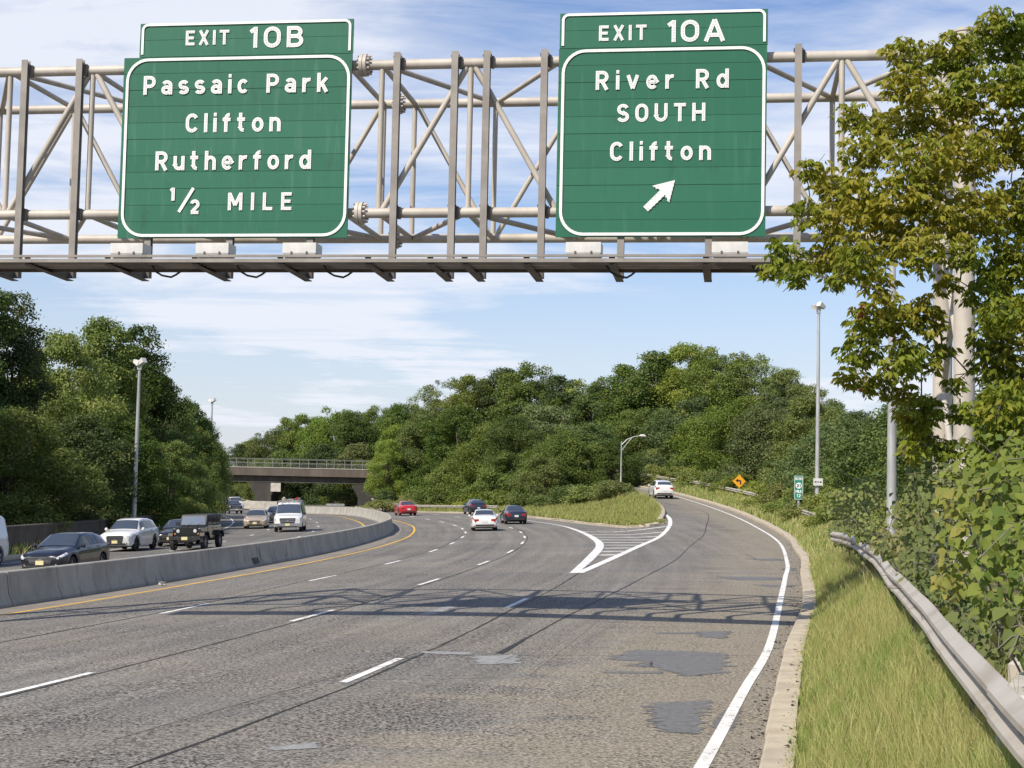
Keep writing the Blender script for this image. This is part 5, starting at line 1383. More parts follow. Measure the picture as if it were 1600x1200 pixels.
def leaves_on(rng, cl, per_area, size, skin=.35):
    Cs = []; Ns = []
    for x, y, z, r in cl:
        k = max(8, int(per_area * r * r))
        d = rng.normal(size=(k, 3)); d[:, 2] += .25; d /= np.linalg.norm(d, axis=1, keepdims=True)
        q = r * (1 - skin * rng.uniform(0, 1, k) ** 1.5)[:, None] * (1 + .22 * rng.normal(size=(k, 1)))
        Cs.append(np.array((x, y, z)) + d * q * np.array((1.12, 1.12, .82))); Ns.append(d * .9 + rng.normal(size=(k, 3)) * .75 + np.array((0, 0, .35)))
    return np.concatenate(Cs), np.concatenate(Ns)
def trunk_mesh(rng, H, r, cl, nb=9, name='trunk', mat='bark', lean=(0, 0)):
    mb = MB(); top = H * .72
    path = [(lean[0] * t_ + .25 * math.sin(3 * t_) * t_, lean[1] * t_, top * t_) for t_ in np.linspace(-.06, 1, 9)]
    mb.tube(path, [r * (1.35 if i == 0 else 1 - .085 * i) for i in range(9)], 9)
    idx = rng.permutation(len(cl))[:nb]
    for i in idx:
        e = Vector(cl[i][:3]); f = float(np.clip((e.z / H) * .62, .22, .66)); k = f * 8; a = Vector(path[int(k)]).lerp(Vector(path[min(8, int(k) + 1)]), k - int(k))
        m1 = a.lerp(e, .4) + Vector((0, 0, .05 * H * rng.uniform(-.3, .6))); m2 = a.lerp(e, .75) + Vector(rng.normal(size=3) * .03 * H)
        r0 = r * (1 - .68 * f) * .5; mb.tube([a, m1, m2, e], [r0, r0 * .7, r0 * .45, r0 * .18], 6)
        for _ in range(2):
            e2 = m2 + Vector(rng.normal(size=3) * .07 * H); mb.tube([m1, m1.lerp(e2, .6), e2], [r0 * .4, r0 * .28, r0 * .1], 5)
    return mb.mesh(name, M[mat], 60)
PROTO = {}
def normalise(V, cl, H, R):
    kz = H / np.quantile(V[:, 2], .9985); kr = R / np.quantile(np.hypot(V[:, 0], V[:, 1]), .97); k = np.array((kr, kr, kz))
    cl = cl.copy(); cl[:, :3] *= k
    return V * k, cl
def proto(key, seed, H, R, base, n, shape, col, leaf, dens, bark='bark'):
    rng = np.random.default_rng(seed); cl = crown_clumps(rng, H, R, base, n, shape)
    C, N = leaves_on(rng, cl, dens, leaf); V, F = leaf_quads(rng, C, N, leaf, .58, .5)
    V, cl = normalise(V, cl, H, R)
    me = array_mesh('crown', V, F, [LM[col]])
    PROTO[key] = (H, R, trunk_mesh(rng, H, .014 * H + .05, cl, nb=16, mat=bark), me)
# reference trees, about 20 m tall
proto('round_a', 11, 20, 6.2, 2.6, 120, 'round', 'far', .36, 185)
proto('round_b', 12, 20, 6.0, 2.0, 120, 'round', 'dark', .35, 185)
proto('round_c', 13, 19, 6.4, 2.4, 110, 'wide', 'light', .36, 185)
proto('wide_a', 14, 18, 7.0, 1.6, 130, 'wide', 'far', .36, 165)
proto('tall_a', 15, 22, 5.4, 2.4, 120, 'tall', 'far', .36, 210)
proto('tall_b', 16, 22, 5.2, 2.0, 120, 'tall', 'dark', .35, 215)
proto('airy', 17, 21, 5.8, 5.5, 64, 'round', 'light', .36, 150)
proto('pale', 18, 18, 6.0, 1.4, 110, 'round', 'pale', .36, 185)
def small(key, seed, H, R, n, col, leaf, dens):
    rng = np.random.default_rng(seed); cl = crown_clumps(rng, H, R, .15, n, 'dome', .25)
    C, N = leaves_on(rng, cl, dens, leaf); V, F = leaf_quads(rng, C, N, leaf, .6, .3); V, cl = normalise(V, cl, H, R)
    mb = MB()
    for k in range(7):
        e = cl[k % len(cl)]; mb.tube([(0.1 * rng.normal(), .1 * rng.normal(), -.1), (e[0] * .5, e[1] * .5, e[2] * .6), (e[0], e[1], e[2])], [.04, .03, .01], 5)
    PROTO[key] = (H, R, mb.mesh('stem', M['bark'], 60), array_mesh('foliage', V, F, [LM[col]]))
small('shrub_a', 31, 2.4, 2.0, 42, 'shrub', .19, 620); small('shrub_b', 32, 2.6, 2.2, 44, 'far', .20, 600); small('shrub_c', 33, 2.0, 1.9, 38, 'shrub', .17, 700)
ROT = random.Random(5)
def plant(name, key, X, Y, z, H, W, label, cat, group=None, rz=None):
    h0, r0, tm, cm = PROTO[key]
    t_ = thing(name, label, cat, (X, Y, z), ROT.uniform(0, 6.28) if rz is None else rz, group)
    sh = H / h0; sw = W / (2 * r0 * .95); t_.scale = (sw, sw, sh)
    a = bpy.data.objects.new(tm.name.split('.')[0], tm); b_o = bpy.data.objects.new(cm.name.split('.')[0], cm)
    for o in (a, b_o): COL.objects.link(o); o.parent = t_
    return t_
def tree_at(u, vtop, d, wpx, key, label, group, name='tree', cat='tree', sink=0.0, base=None):
    if u > 1000 and d < 240:                        # stand clear of the kerb and the guardrail
        while at_depth(u, vtop, d)[0] - float(x_kerb(d)) < (2.2 + .30 * wpx * d / FPX if cat == 'shrub' else 3.4 + .47 * wpx * d / FPX) and d < 240: d += 1.0
    if 600 < u <= 1000 and d < 255:                 # and of the far guardrail
        while at_depth(u, vtop, d)[0] - float(xl(d, 4.6)) < (1.6 if cat == 'shrub' else 2.2) + .46 * wpx * d / FPX and d < 255: d += 1.0
    p = at_depth(u, vtop, d); X = float(p[0]); z = float(Zg(X, d)) - sink if base is None else base
    H = max(1.6, float(p[2]) - z); W = wpx * d / FPX
    h0, r0 = PROTO[key][:2]; asp = (H / h0) / (W / (2 * r0))
    if cat == 'tree' and asp < .72: z -= H * (.72 / asp - 1); H *= .72 / asp
    return plant(name, key, X, d, z, H, W, label, cat, group)
# --- left bank
GL_ = 'trees on the left bank beside the oncoming road'
L = [(-45, 400, 92, 190, 'tall_b', 'dark tree rising past the left edge, under the far-left truss'), (25, 462, 96, 150, 'tall_b', 'narrow dark tree, leftmost full crown of the left bank'),
     (95, 520, 104, 190, 'round_c', 'yellow green tree between the dark leftmost tree and the tall pointed one'), (170, 498, 119, 160, 'tall_a', 'tallest full green tree left of the near floodlight pole'),
     (222, 512, 128, 140, 'tall_b', 'dark tree directly behind the near left floodlight pole'), (252, 590, 128, 120, 'round_b', 'dark rounded tree just right of the near left pole'),
     (298, 630, 152, 110, 'round_b', 'dark tree between the two left poles'), (322, 668, 152, 82, 'wide_a', 'lighter green tree leaning out over the left road before the bridge'),
     (322, 695, 176, 76, 'round_a', 'small tree at the left end of the bridge'), (20, 640, 84, 230, 'wide_a', 'low spreading tree over the wall at the far left'),
     (120, 650, 92, 210, 'round_b', 'dark low crown behind the navy hatchback'), (205, 660, 104, 160, 'round_b', 'dark low crown behind the white utility vehicle'),
     (268, 690, 116, 120, 'round_c', 'sunlit low crown above the dark sedan'), (305, 725, 126, 70, 'round_c', 'sunlit drooping crown above the black jeep'), (60, 580, 120, 220, 'round_a', 'mid green tree behind the low spreading one at far left'),
     (180, 590, 135, 190, 'round_b', 'dark tree filling in behind the tallest left tree'), (270, 640, 160, 130, 'round_a', 'tree behind the second left pole')]
for u, vt, d, w, key, lab in L: tree_at(u, vt, d, w, key, lab, GL_)
for X, Y, H, key in ((-31, 60, 15, 'tall_b'), (-34, 74, 15, 'tall_a'), (-36, 48, 15, 'round_b'), (-42, 66, 17, 'tall_b'), (-40, 84, 16, 'round_a')):
    plant('tree', key, X, Y, float(Zg(X, Y)), H, 9.0, 'tall tree on the left bank outside the left edge of the photo', 'tree', GL_)
# --- wooded hill behind the island and the ramp
GM = 'trees of the wooded hill behind the exit'
Mid = [(372, 690, 300, 60, 'round_b'), (395, 686, 310, 70, 'round_c'), (425, 668, 300, 80, 'round_a'), (452, 650, 310, 60, 'tall_a'), (480, 645, 300, 90, 'round_c'), (520, 636, 290, 100, 'wide_a'), (556, 640, 280, 90, 'round_b'),
       (592, 632, 290, 80, 'round_a'), (440, 700, 262, 90, 'round_a'), (500, 690, 262, 100, 'round_b'), (560, 690, 262, 100, 'round_c'), (410, 715, 268, 70, 'round_c'), (470, 725, 262, 90, 'round_b'), (530, 730, 262, 90, 'wide_a'),
       (632, 628, 262, 100, 'round_b'), (668, 600, 265, 80, 'airy'), (700, 588, 268, 90, 'airy'), (742, 584, 262, 110, 'round_c'), (785, 572, 262, 120, 'round_b'), (832, 566, 258, 130, 'round_a'), (880, 584, 250, 110, 'tall_b'),
       (915, 590, 250, 90, 'airy'), (950, 588, 245, 110, 'round_a'), (985, 568, 242, 110, 'tall_a'), (1020, 548, 240, 120, 'tall_a'), (1065, 534, 240, 130, 'round_c'), (1112, 540, 236, 120, 'round_a'), (1150, 548, 238, 110, 'airy'), (1190, 552, 236, 110, 'airy'),
       (1228, 574, 232, 100, 'round_c'), (1268, 598, 226, 100, 'airy'), (1300, 622, 220, 90, 'round_a'), (1345, 640, 190, 120, 'round_b'), (1410, 630, 180, 150, 'tall_b'), (1480, 620, 170, 150, 'round_b'), (1550, 600, 160, 160, 'tall_b'), (1630, 560, 150, 180, 'tall_b')]
lab = {'round_a': 'mid green round crowned tree on the far wooded hill', 'round_b': 'dark green round tree on the far wooded hill', 'round_c': 'pale yellow green tree on the far wooded hill', 'tall_a': 'tall mid green tree on the skyline of the hill',
       'tall_b': 'tall dark green tree on the far wooded hill', 'airy': 'loose airy tree with sky between its branches on the hilltop', 'wide_a': 'wide low crowned tree on the far wooded hill', 'pale': 'silvery pale leaved tree on the hill'}
for u, vt, d, w, key in Mid: tree_at(u, vt + 4, d, w * 1.15, key, lab[key], GM)
GI = 'front row of trees along the main road and the exit'
Fr = [(628, 665, 196, 95, 'round_c', 'pale green tree closest to the right end of the bridge'), (672, 642, 190, 120, 'wide_a', 'broad green tree behind the red sedan'), (716, 634, 186, 130, 'round_b', 'darkest broad tree of the front row, left of the island'),
      (762, 664, 184, 120, 'round_a', 'green tree behind the dark blue utility vehicle'), (720, 705, 180, 110, 'round_c', 'low sunlit tree in front of the darkest broad tree'), (812, 650, 188, 110, 'round_b', 'dark tree above the black sedan'),
      (842, 634, 200, 120, 'pale', 'silvery leaved tree in the middle of the front row'), (880, 672, 180, 120, 'wide_a', 'wide tree behind the middle of the grass island'), (930, 662, 184, 120, 'round_b', 'dark round tree left of the cobra head lamp'),
      (800, 706, 176, 110, 'round_a', 'low crown directly above the black sedan'), (850, 712, 174, 110, 'round_c', 'low light green crown over the grass island'), (960, 690, 180, 90, 'round_b', 'dark tree right behind the cobra head lamp'),
      (1000, 640, 210, 120, 'round_a', 'green tree behind the top of the ramp'), (1040, 640, 205, 120, 'round_b', 'dark tree over the white utility vehicle on the ramp'), (1080, 622, 195, 130, 'tall_b', 'tall dark tree left of the yellow warning sign'),
      (1030, 700, 190, 80, 'round_c', 'yellow green small tree at the top of the ramp'), (1120, 640, 165, 140, 'round_a', 'green tree above the yellow warning sign'), (1165, 622, 155, 140, 'wide_a', 'spreading tree right of the yellow sign'),
      (1215, 618, 140, 150, 'wide_a', 'spreading tree behind the green mile sign'), (1268, 622, 128, 140, 'round_c', 'light tree behind the tall right pole'), (1110, 700, 150, 110, 'round_b', 'dark low tree by the ramp guardrail'),
      (1180, 700, 125, 140, 'round_a', 'low tree left of the green mile sign'), (1245, 690, 108, 150, 'round_b', 'dark low tree around the foot of the tall right pole'), (1320, 650, 100, 170, 'wide_a', 'spreading tree right of the tall pole'),
      (1400, 640, 84, 220, 'round_b', 'dark tree behind the grey pole near the vines'), (1490, 620, 74, 240, 'round_b', 'dark tree behind the gantry columns'), (1590, 590, 66, 260, 'tall_b', 'tall dark tree at the right edge behind the columns'),
      (1330, 720, 74, 160, 'round_a', 'low green tree above the end of the near guardrail'), (1430, 720, 60, 200, 'round_b', 'dark low tree behind the vines'), (1540, 700, 54, 240, 'round_b', 'dark low tree at the right edge behind the vines')]
for u, vt, d, w, key, lb in Fr: tree_at(u, vt, d, w * 1.12, key, lb, GI)
# --- shrubs
GSH = 'shrubs along the edge of the woods'
Sh = [(600, 782, 196, 60, 'shrub_c', 'low shrub by the right bridge pier'), (545, 762, 246, 60, 'shrub_c', 'bright green shrub under the bridge'), (655, 770, 192, 70, 'shrub_b', 'shrub behind the far guardrail and red sedan'), (700, 768, 188, 70, 'shrub_b', 'shrub behind the far guardrail right of the red sedan'),
      (752, 768, 178, 60, 'shrub_a', 'light shrub above the dark blue utility vehicle'), (785, 764, 182, 60, 'shrub_a', 'light shrub above the black sedan'), (828, 762, 174, 70, 'shrub_b', 'shrub at the back of the grass island'), (880, 758, 166, 70, 'shrub_b', 'dark shrub at the back middle of the island'),
      (922, 756, 160, 70, 'shrub_a', 'light shrub left of the cobra head lamp foot'), (962, 750, 156, 70, 'shrub_c', 'sunlit sumac shrub at the foot of the cobra head lamp'), 
      (1075, 745, 165, 60, 'shrub_a', 'light shrub behind the ramp guardrail near its top'), (1105, 748, 146, 70, 'shrub_a', 'light shrub left of the yellow sign post'), (1150, 765, 134, 70, 'shrub_c', 'bright shrub right under the yellow sign'), (1190, 758, 118, 80, 'shrub_c', 'bright shrub between yellow and green signs'),
      (1225, 772, 100, 80, 'shrub_a', 'light shrub below left of the green mile sign'), (1262, 788, 86, 90, 'shrub_b', 'shrub hiding the foot of the green mile sign'), (1300, 780, 70, 110, 'shrub_c', 'bright bush right of the tall pole foot'), (1345, 775, 58, 130, 'shrub_b', 'bush above the far end of the near guardrail'),
      (1400, 800, 50, 120, 'shrub_c', 'bush around the grey pole'), (1285, 800, 62, 70, 'shrub_c', 'low weeds tangled at the guardrail end')]
for u, vt, d, w, key, lb in Sh: tree_at(u, vt, d, w * 1.3, key, lb, GSH, 'shrub', 'shrub')

for k, Y in enumerate(np.arange(92, 190, 5.2)):
    if 125 < Y < 143: continue
    off = 3.1 + .5 * math.sin(k * 2.1); X = float(x_kerb(Y)) + off; H = 1.5 + .7 * abs(math.sin(k * 1.7)); key = ('shrub_c', 'shrub_a', 'shrub_c', 'shrub_b')[k % 4]
    plant('shrub', key, X, float(Y), float(Zg(X, Y)) - .1, H, 3.4 + math.sin(k * 3.3), 'light green roadside shrub growing over the ramp guardrail', 'shrub', GSH)
for k, Y in enumerate((60, 66, 73, 80, 86)):
    X = float(x_kerb(Y)) + 3.9 + .4 * math.sin(k * 2); plant('shrub', ('shrub_c', 'shrub_b')[k % 2], X, float(Y), float(Zg(X, Y)) - .1, 1.5 + .3 * (k % 2), 3.2, 'roadside shrub in the gap between the guardrails', 'shrub', GSH)
p = at_depth(606, 688, 231); plant('tree', 'round_c', float(p[0]), 231.0, float(Zg(p[0], 231)), float(p[2] - Zg(p[0], 231)), 7.0, 'small pale green tree right against the right end of the bridge', 'tree', GI)
p = at_depth(590, 770, 226); plant('shrub', 'shrub_b', float(p[0]) + 1.2, 228.0, float(Zg(p[0], 228)), 2.6, 5.0, 'low shrub between the right bridge pier and the far guardrail', 'shrub', GSH)
# --- near box elder: limbs built to the outer boughs, drooping leaflets in fives
def frame_leaf(C, U, W, N, s, pts):
    return [C + U * (p[0] * s) + W * (p[1] * s) + N * (p[2] * s) for p in pts]
def compound_leaves(rng, tips, per, size, spread):
    """tips: (x,y,z,r). Each leaf stalk ends in five hanging leaflets; a leaflet is a bent blade of two quads"""
    bl = np.array([(0, 0, 0), (.45, .20, .05), (.5, 0, -.03), (.45, -.20, .05), (1, 0, -.22)])
    V = []; F = []
    Vn = 0
    for x, y, z, r in tips:
        k = int(per * r * r)
        d = rng.normal(size=(k, 3)); d /= np.linalg.norm(d, axis=1, keepdims=True); d[:, 2] *= .85
        c = np.array((x, y, z)) + d * (r * rng.uniform(.15, 1.0, (k, 1)) ** .55)
        az = rng.uniform(0, 2 * math.pi, k)
        for j in range(k):
            nl = 5 if rng.random() > .3 else 3
            for q in range(nl):
                a = az[j] + (q - (nl - 1) / 2) * .62 + rng.normal() * .15
                el = -.55 - .35 * rng.random() + (.25 if q == nl // 2 else 0)
                U = np.array((math.cos(a) * math.cos(el), math.sin(a) * math.cos(el), math.sin(el))); 
                N = np.array((-math.cos(a) * math.sin(el), -math.sin(a) * math.sin(el), -math.cos(el))) * -1 + rng.normal(size=3) * .38; N -= U * (N @ U); N /= np.linalg.norm(N); W = np.cross(N, U)
                s = size * rng.uniform(.7, 1.25) * (1.1 if q == nl // 2 else .9)
                st = c[j] + U * .02
                V.append(st + (bl[:, :1] * U + bl[:, 1:2] * W + bl[:, 2:] * N) * s)
                F += [(Vn, Vn + 3, Vn + 2, Vn + 1), (Vn + 1, Vn + 2, Vn + 3, Vn + 4)]; Vn += 5
    return np.concatenate(V), np.array(F)
rng = np.random.default_rng(77)
tb = thing('box_elder_tree', 'large yellow green tree with drooping leaflets at the right, in front of the gantry columns', 'tree', (7.6, 19.2, 1.25))
B0 = np.array((7.6, 19.2, 1.25))
LOBES = [(1222, 392, 17.6, 34), (1244, 424, 17.6, 27), (1205, 420, 17.6, 22), (1268, 262, 18.4, 26), (1300, 285, 18.3, 34), (1262, 330, 18, 30), (1310, 345, 18, 44), (1290, 400, 17.8, 40), (1345, 400, 17.6, 46), (1312, 436, 17.8, 22), (1340, 300, 18.4, 50),
         (1335, 180, 18.8, 34), (1350, 235, 18.6, 46), (1400, 200, 18.8, 54), (1420, 130, 19.0, 44), (1410, 80, 19.2, 30), (1450, 90, 19.2, 38), (1490, 70, 19.4, 34), (1545, 40, 19.6, 30), (1565, 75, 19.6, 40), (1590, 130, 19.4, 48), (1530, 140, 19.2, 54), (1470, 170, 19, 54),
         (1440, 250, 18.6, 60), (1510, 240, 18.8, 60), (1570, 220, 19, 60), (1400, 310, 18.2, 56), (1460, 330, 18.2, 60), (1530, 330, 18.4, 60), (1590, 320, 18.6, 60), (1380, 370, 17.8, 50), (1440, 390, 17.8, 50), (1505, 390, 18, 34), (1580, 410, 18.2, 58),
         (1370, 440, 17.8, 32), (1360, 500, 18.0, 40), (1345, 545, 18.1, 38), (1330, 585, 18.2, 26), (1400, 500, 17.8, 38), (1410, 560, 18, 38), (1370, 600, 18.2, 28), (1452, 500, 18, 32), (1440, 560, 18.2, 34), (1556, 490, 18.2, 36), (1590, 490, 18.4, 54),
         (1428, 660, 18.4, 26), (1440, 640, 18.4, 40), (1424, 702, 18.4, 22), (1585, 560, 18.6, 48), (1440, 690, 18.6, 28), (1560, 640, 17.2, 54), (1600, 690, 17.0, 54), (1540, 700, 17.2, 40), (1640, 600, 18, 70), (1650, 480, 19, 80), (1650, 350, 19.2, 80), (1660, 230, 19.4, 80), (1640, 140, 19.6, 70), (1700, 420, 20, 90), (1730, 300, 20, 90), (1720, 560, 20, 90), (1620, 40, 19.8, 40), (1500, 100, 19.4, 30), (1522, 66, 19.5, 26), (1575, 34, 19.7, 26), (1600, 66, 19.7, 34), (1632, 96, 19.7, 40), (1560, 20, 19.8, 16), (1482, 440, 18, 22), (1472, 540, 18.1, 22), (1492, 596, 18.3, 18), (1545, 560, 18.4, 38), (1532, 458, 18.2, 34), (1502, 645, 18.4, 24), (1442, 478, 17.9, 28), (1388, 472, 17.7, 28), (1562, 430, 18.2, 40), (1548, 520, 17.6, 36), (1590, 620, 17.6, 46), (1478, 700, 18, 26), (1410, 610, 18, 26)]
tips = []
for u, v, d, r in LOBES:
    p = at_depth(u, v, d + rng.normal() * .35); tips.append((*p, r * d / FPX))
tips = np.array(tips)
V, F = compound_leaves(rng, tips, 1080, .112, 1)
cr_me = array_mesh('crown', V - B0, F, [LM['near']]); cro = bpy.data.objects.new('crown', cr_me); COL.objects.link(cro); cro.parent = tb
dl = np.array([(*at_depth(u, v, d), r * d / FPX) for u, v, d, r in ((1345, 560, 17.9, 16), (1335, 520, 17.9, 12), (1405, 528, 17.6, 14), (1352, 480, 17.8, 10), (1385, 575, 17.8, 12), (1350, 600, 18, 9))])
V, F = compound_leaves(rng, dl, 420, .11, 1); o = bpy.data.objects.new('dry_leaves', array_mesh('dry_leaves', V - B0, F, [LM['dead']])); COL.objects.link(o); o.parent = tb
mb = MB(); forks = [Vector((0, 0, -.4)), Vector((-.05, 0, 1.2)), Vector((-.15, -.05, 2.6)), Vector((-.25, 0, 4.0)), Vector((-.2, .05, 5.6)), Vector((-.25, 0, 7.0)), Vector((-.3, 0, 8.0))]
mb.tube(forks, [.24, .18, .16, .13, .10, .06, .02], 10)
SK = [(forks[0].lerp(forks[-1], 0) if False else forks[k].lerp(forks[k + 1], f), .10 - .012 * k, 0) for k in range(1, 6) for f in (0, .34, .67)]
order = np.argsort([math.dist(p[:3], tuple(B0 + np.array((0, 0, 4.0)))) for p in tips])
for i in order:                                  # every bough grows from the nearest wood that lies further in
    e = Vector(tips[i][:3] - B0); best = None
    for q, r_, lv in SK:
        dv = e - q; L_ = dv.length
        if L_ < .25: continue
        cost = L_ * (1.0 + .35 * lv) + (1.2 * max(0, q.z - e.z + .2 * L_))
        if best is None or cost < best[0]: best = (cost, q, r_, lv)
    _, a, r_, lv = best; L_ = (e - a).length
    r0 = max(.010, min(r_ * .62, .016 + .013 * L_))
    m1 = a.lerp(e, .35) + Vector((0, 0, .09 * L_)) + Vector(rng.normal(size=3) * .06 * L_); m2 = a.lerp(e, .7) + Vector((0, 0, .07 * L_)) + Vector(rng.normal(size=3) * .06 * L_)
    mb.tube([a, m1, m2, e], [r0, r0 * .8, r0 * .6, r0 * .3], 6)
    for f, p in ((.7, m1), (.55, m2), (.35, e)): SK.append((p, r0 * f, lv + 1))
    for _ in range(5):
        s_ = m2.lerp(e, rng.uniform(-.2, .9)); e2 = e + Vector(rng.normal(size=3)) * tips[i][3] * .42; mb.tube([s_, s_.lerp(e2, .5) + Vector(rng.normal(size=3) * .04), e2], [.007, .005, .003], 4)
mb.build('trunk', M['bark'], tb, smooth=60)

# --- vines with big heart-shaped leaves behind the near guardrail
HEART = np.array([(0, 0, 0), (-.10, .22, .03), (.12, .46, .06), (.50, .40, .03), (1.0, 0, -.16), (.50, -.40, .03), (.12, -.46, .06), (-.10, -.22, .03), (.4, 0, -.03)])
HF = [(0, 8, 2, 1), (8, 4, 3, 2), (8, 6, 5, 4), (0, 7, 6, 8)]
def heart_leaves(rng, C, N, size):
    V = []; F = []; n = 0
    for c, nn in zip(C, N):
        nn = nn / np.linalg.norm(nn); A = rng.normal(size=3) * .6 + np.array((0, -.1, -1.0)); U = A - nn * (A @ nn); U /= np.linalg.norm(U); W = np.cross(nn, U); s = size * (rng.uniform(.40, .85) + .55 * (rng.random() > .965))
        V.append(c + (HEART[:, :1] * U + HEART[:, 1:2] * W + HEART[:, 2:] * nn) * s); F += [tuple(n + i for i in f) for f in HF]; n += 9
    return np.concatenate(V), np.array(F)
def vine_mass(name, label, lobes, size, per, seed, extra=None):
    rng = np.random.default_rng(seed)
    P = np.array([(*at_depth(u, v, d), r * d / FPX) for u, v, d, r in lobes] + list(extra or [])); c0 = P[:, :3].mean(0); zb_ = float(Zg(c0[0], c0[1]))
    B = np.array((c0[0], c0[1], zb_)); t_ = thing(name, label, 'shrub', tuple(B), 0, 'leafy vines behind the near guardrail')
    Cs = []; Ns = []
    for x, y, z, r in P:
        k = int(per * r * r); d = rng.normal(size=(k, 3)); d /= np.linalg.norm(d, axis=1, keepdims=True); d[:, 1] -= .15
        Cs.append(np.array((x, y, z)) + d * r * rng.uniform(.3, 1.05, (k, 1)) ** .6 * np.array((1, 1.3, 1))); Ns.append(d * .7 + rng.normal(size=(k, 3)) * .5 + np.array((-.25, -.6, .75)))
    V, F = heart_leaves(rng, np.concatenate(Cs), np.concatenate(Ns), size)
    o = bpy.data.objects.new('foliage', array_mesh('foliage', V - B, F, [LM['vine']])); COL.objects.link(o); o.parent = t_; o.data.shade_smooth()
    mb = MB()
    for i, (x, y, z, r) in enumerate(P):
        e = Vector((x, y, z)) - Vector(B); g = Vector((e.x + .5, e.y + .35, -.2)); mb.tube([g, g.lerp(e, .6) + Vector((.1, .1, 0)), e], [.014, .011, .006], 5)
        for q in range(4):
            d = rng.normal(size=3); a = e + Vector(d * r * .5); c = e + Vector(rng.normal(size=3) * r * .75); mb.tube([a, a.lerp(c, .5) + Vector((0, 0, .05)), c], [.006, .005, .003], 4)
    mb.build('stem', M['soft_bark'], t_, smooth=60)
    return t_
vine_mass('vine_thicket', 'leafy vine thicket with large heart shaped leaves at the right edge, above the near guardrail', [(1600, 760, 12.5, 70), (1540, 770, 13.5, 60), (1570, 840, 12, 60), (1620, 850, 11.5, 60), (1520, 840, 13.5, 55), (1500, 890, 14, 45), (1560, 910, 12, 50), (1610, 920, 11, 50),
           (1650, 800, 12, 80), (1480, 920, 15.5, 30), (1545, 950, 12.4, 28), (1600, 975, 11, 32), (1560, 720, 13.5, 50), (1500, 770, 15, 50), (1680, 900, 11, 80)], .115, 1150, 3)
vine_mass('vine_thicket', 'smaller leaved vine thicket along the middle of the near guardrail', [(1450, 795, 19, 62), (1425, 860, 20.5, 30), (1475, 770, 18, 55), (1412, 850, 21.5, 34), (1458, 865, 18, 50), (1490, 830, 17, 44), (1454, 745, 20, 42), (1500, 730, 18, 44), (1432, 800, 22, 34), (1430, 880, 19, 22), (1385, 852, 23, 20), (1465, 900, 17, 24), (1510, 900, 15.5, 30)], .105, 1150, 4)
vine_mass('vine_thicket', 'far vine thicket spilling towards the far end of the near guardrail', [(1360, 810, 32, 34), (1330, 800, 36, 30), (1348, 818, 30, 28), (1350, 775, 36, 30), (1345, 772, 34, 30), (1310, 790, 42, 28), (1345, 835, 31, 14), (1370, 850, 26, 14)], .12, 900, 5)
vine_mass('vine_thicket', 'vine sprigs with curled brown leaves hanging before the pale concrete blocks', [(1590, 1010, 10.2, 26), (1560, 985, 11.2, 20), (1615, 1040, 9.6, 22), (1580, 965, 11, 24)], .17, 420, 6)
def along(y0, y1, st, off, z, r):
    return [(float(np.interp(y, gp_[:, 1], gp_[:, 0])) + off + .12 * math.sin(3.1 * y), y, z + .12 * math.sin(2.3 * y + 1), r * (1 + .25 * math.sin(1.7 * y))) for y in np.arange(y0, y1, st)]
vine_mass('vine_thicket', 'low vines pressed against the back of the near guardrail', [], .105, 900, 7, along(12.6, 51, .7, .40, 1.66, .32))
# --- grass: many blades in one mesh each
def grass_mesh(name, label, PX, PY, PZ, hgt, wid, seed, mat):
    rng = np.random.default_rng(seed); n = len(PX); h = hgt * rng.uniform(.45, 1.25, n); a = rng.uniform(0, 2 * math.pi, n); w = wid * rng.uniform(.7, 1.3, n)
    ln = rng.normal(size=(n, 2)) * .30 + np.array((.10, .02)); B = np.stack([PX, PY, PZ], 1); S = np.stack([np.cos(a) * w, np.sin(a) * w, np.zeros(n)], 1)
    M1 = B + np.stack([ln[:, 0] * h * .35, ln[:, 1] * h * .35, h * .58], 1); T_ = B + np.stack([ln[:, 0] * h, ln[:, 1] * h, h * .97], 1)
    V = np.stack([B - S, B + S, M1 + S * .75, M1 - S * .75, T_ + S * .12, T_ - S * .12], 1).reshape(-1, 3); i = np.arange(n)[:, None] * 6
    F = np.concatenate([i + np.array((0, 1, 2, 3)), i + np.array((3, 2, 4, 5))], 1).reshape(-1, 4)
    o = bpy.data.objects.new(name, array_mesh(name, V, F, [mat])); COL.objects.link(o); tag(o, label, kind='stuff'); return o
def grass_mat(name, a, b_, c):
    t = NT(name); g = t.new('ShaderNodeNewGeometry'); r = g.outputs['Random Per Island']; P = t.coord()
    col = t.mix(t.ramp(r, 0, 1), a, b_); col = t.mix(t.ramp(t.math('ADD', t.noise(P, .7, 4, .6), t.ramp(r, 0, 1, -.12, .12, False)), .46, .62), col, c)
    t.set(col, .6, 0, .25); tr = t.new('ShaderNodeBsdfTranslucent'); t.l.new(t.mix(1.0, col, (1.2, 1.25, .7), 'MULTIPLY'), tr.inputs[0]); ms = t.new('ShaderNodeMixShader'); ms.inputs[0].default_value = .35
    t.l.new(t.bsdf.outputs[0], ms.inputs[1]); t.l.new(tr.outputs[0], ms.inputs[2]); t.l.new(ms.outputs[0], t.out.inputs[0]); return t.mat
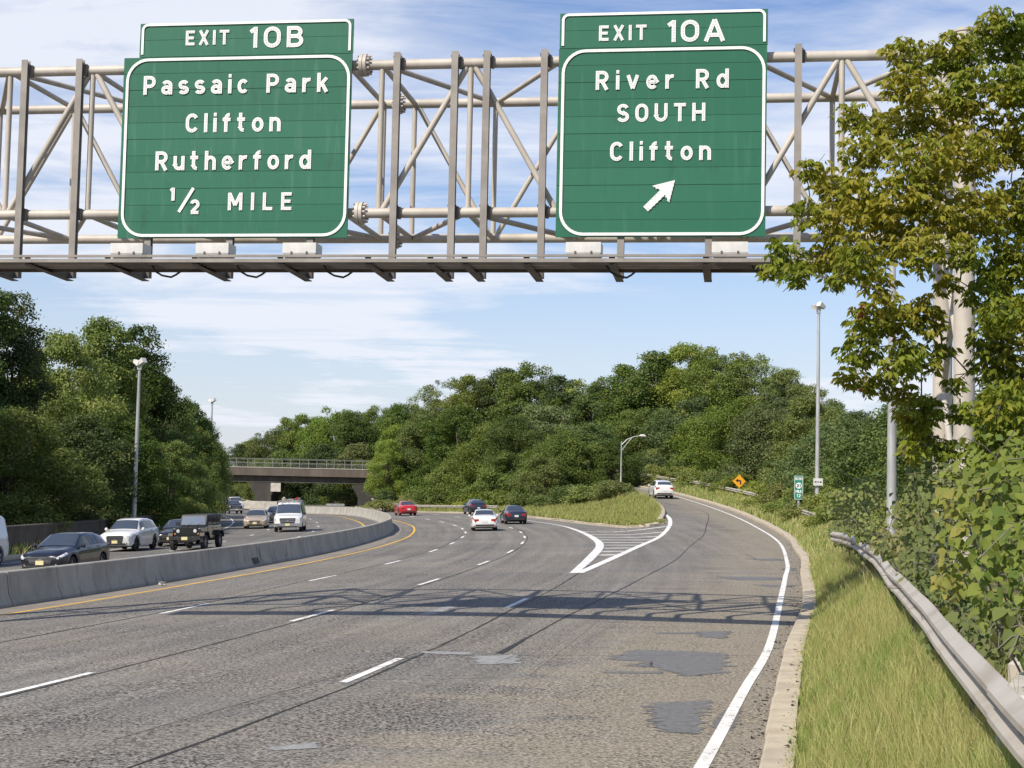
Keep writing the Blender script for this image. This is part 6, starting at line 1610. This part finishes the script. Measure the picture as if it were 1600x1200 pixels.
GR1 = grass_mat('verge_grass', (0.50, 0.45, 0.20), (0.30, 0.33, 0.11), (0.24, 0.32, 0.08)); GR2 = grass_mat('island_grass', (0.38, 0.36, 0.14), (0.26, 0.30, 0.085), (0.30, 0.33, 0.10))
GR3 = grass_mat('straw_stalks', (0.52, 0.46, 0.24), (0.34, 0.27, 0.13), (0.22, 0.25, 0.08))
rng = np.random.default_rng(9)
n = 190000; y = 9.0 + 52 * rng.random(n) ** 1.9; d = rng.uniform(.30, 3.7, n) ; x = x_kerb(y) + d
keep = rng.random(n) < np.where(d < .5, .6, 1); x, y, d = x[keep], y[keep], d[keep]
grass_mesh('grass', 'long dry verge grass', x, y, Zg(x, y) + .06, .36 * np.clip(d * 1.3, .35, 1) * np.clip(1.9 - d * .45, .3, 1), (.0026 + .00011 * y), 1, GR1)
n = 3200; y = 10 + 45 * rng.random(n) ** 1.6; d = .5 + 3.0 * rng.random(n); x = x_kerb(y) + d; grass_mesh('grass', 'tall straw stalks in the verge', x, y, Zg(x, y) + .05, .62, .0022 + .00008 * y, 6, GR3)
n = 26000; y = 55 + 120 * rng.random(n); d = rng.uniform(.35, 4.5, n); x = x_kerb(y) + d
grass_mesh('grass', 'verge grass along the ramp', x, y, Zg(x, y) + .04, .42, .016 + .00016 * y, 2, GR1)
n = 42000; y = 107 + 88 * rng.random(n) ** 1.3; f = rng.random(n); a = xl(y, l_isl(y)) + .5; b_ = x_rampl(y) - .45; x = a + (b_ - a) * f
z = Zr(x, y) + .12
grass_mesh('grass', 'tall pale grass of the island', x, y, z, .38 * np.where(f > .8, 1.5, 1.0) * np.clip(.45 + (y - 107) / 30, .45, 1), .032, 3, GR2)
n = 14000; y = 190 + 120 * rng.random(n); x = xl(y, 2.5 + 14 * rng.random(n)); grass_mesh('grass', 'grass beside the far road', x, y, Zg(x, y), .5, .05, 4, GR2)
n = 9000; y = 45 + 130 * rng.random(n); x = xl(y, -26.9 - 3.0 * rng.random(n)); grass_mesh('grass', 'weeds below the left trees', x, y, Zg(x, y), .5, .03, 5, GR1)
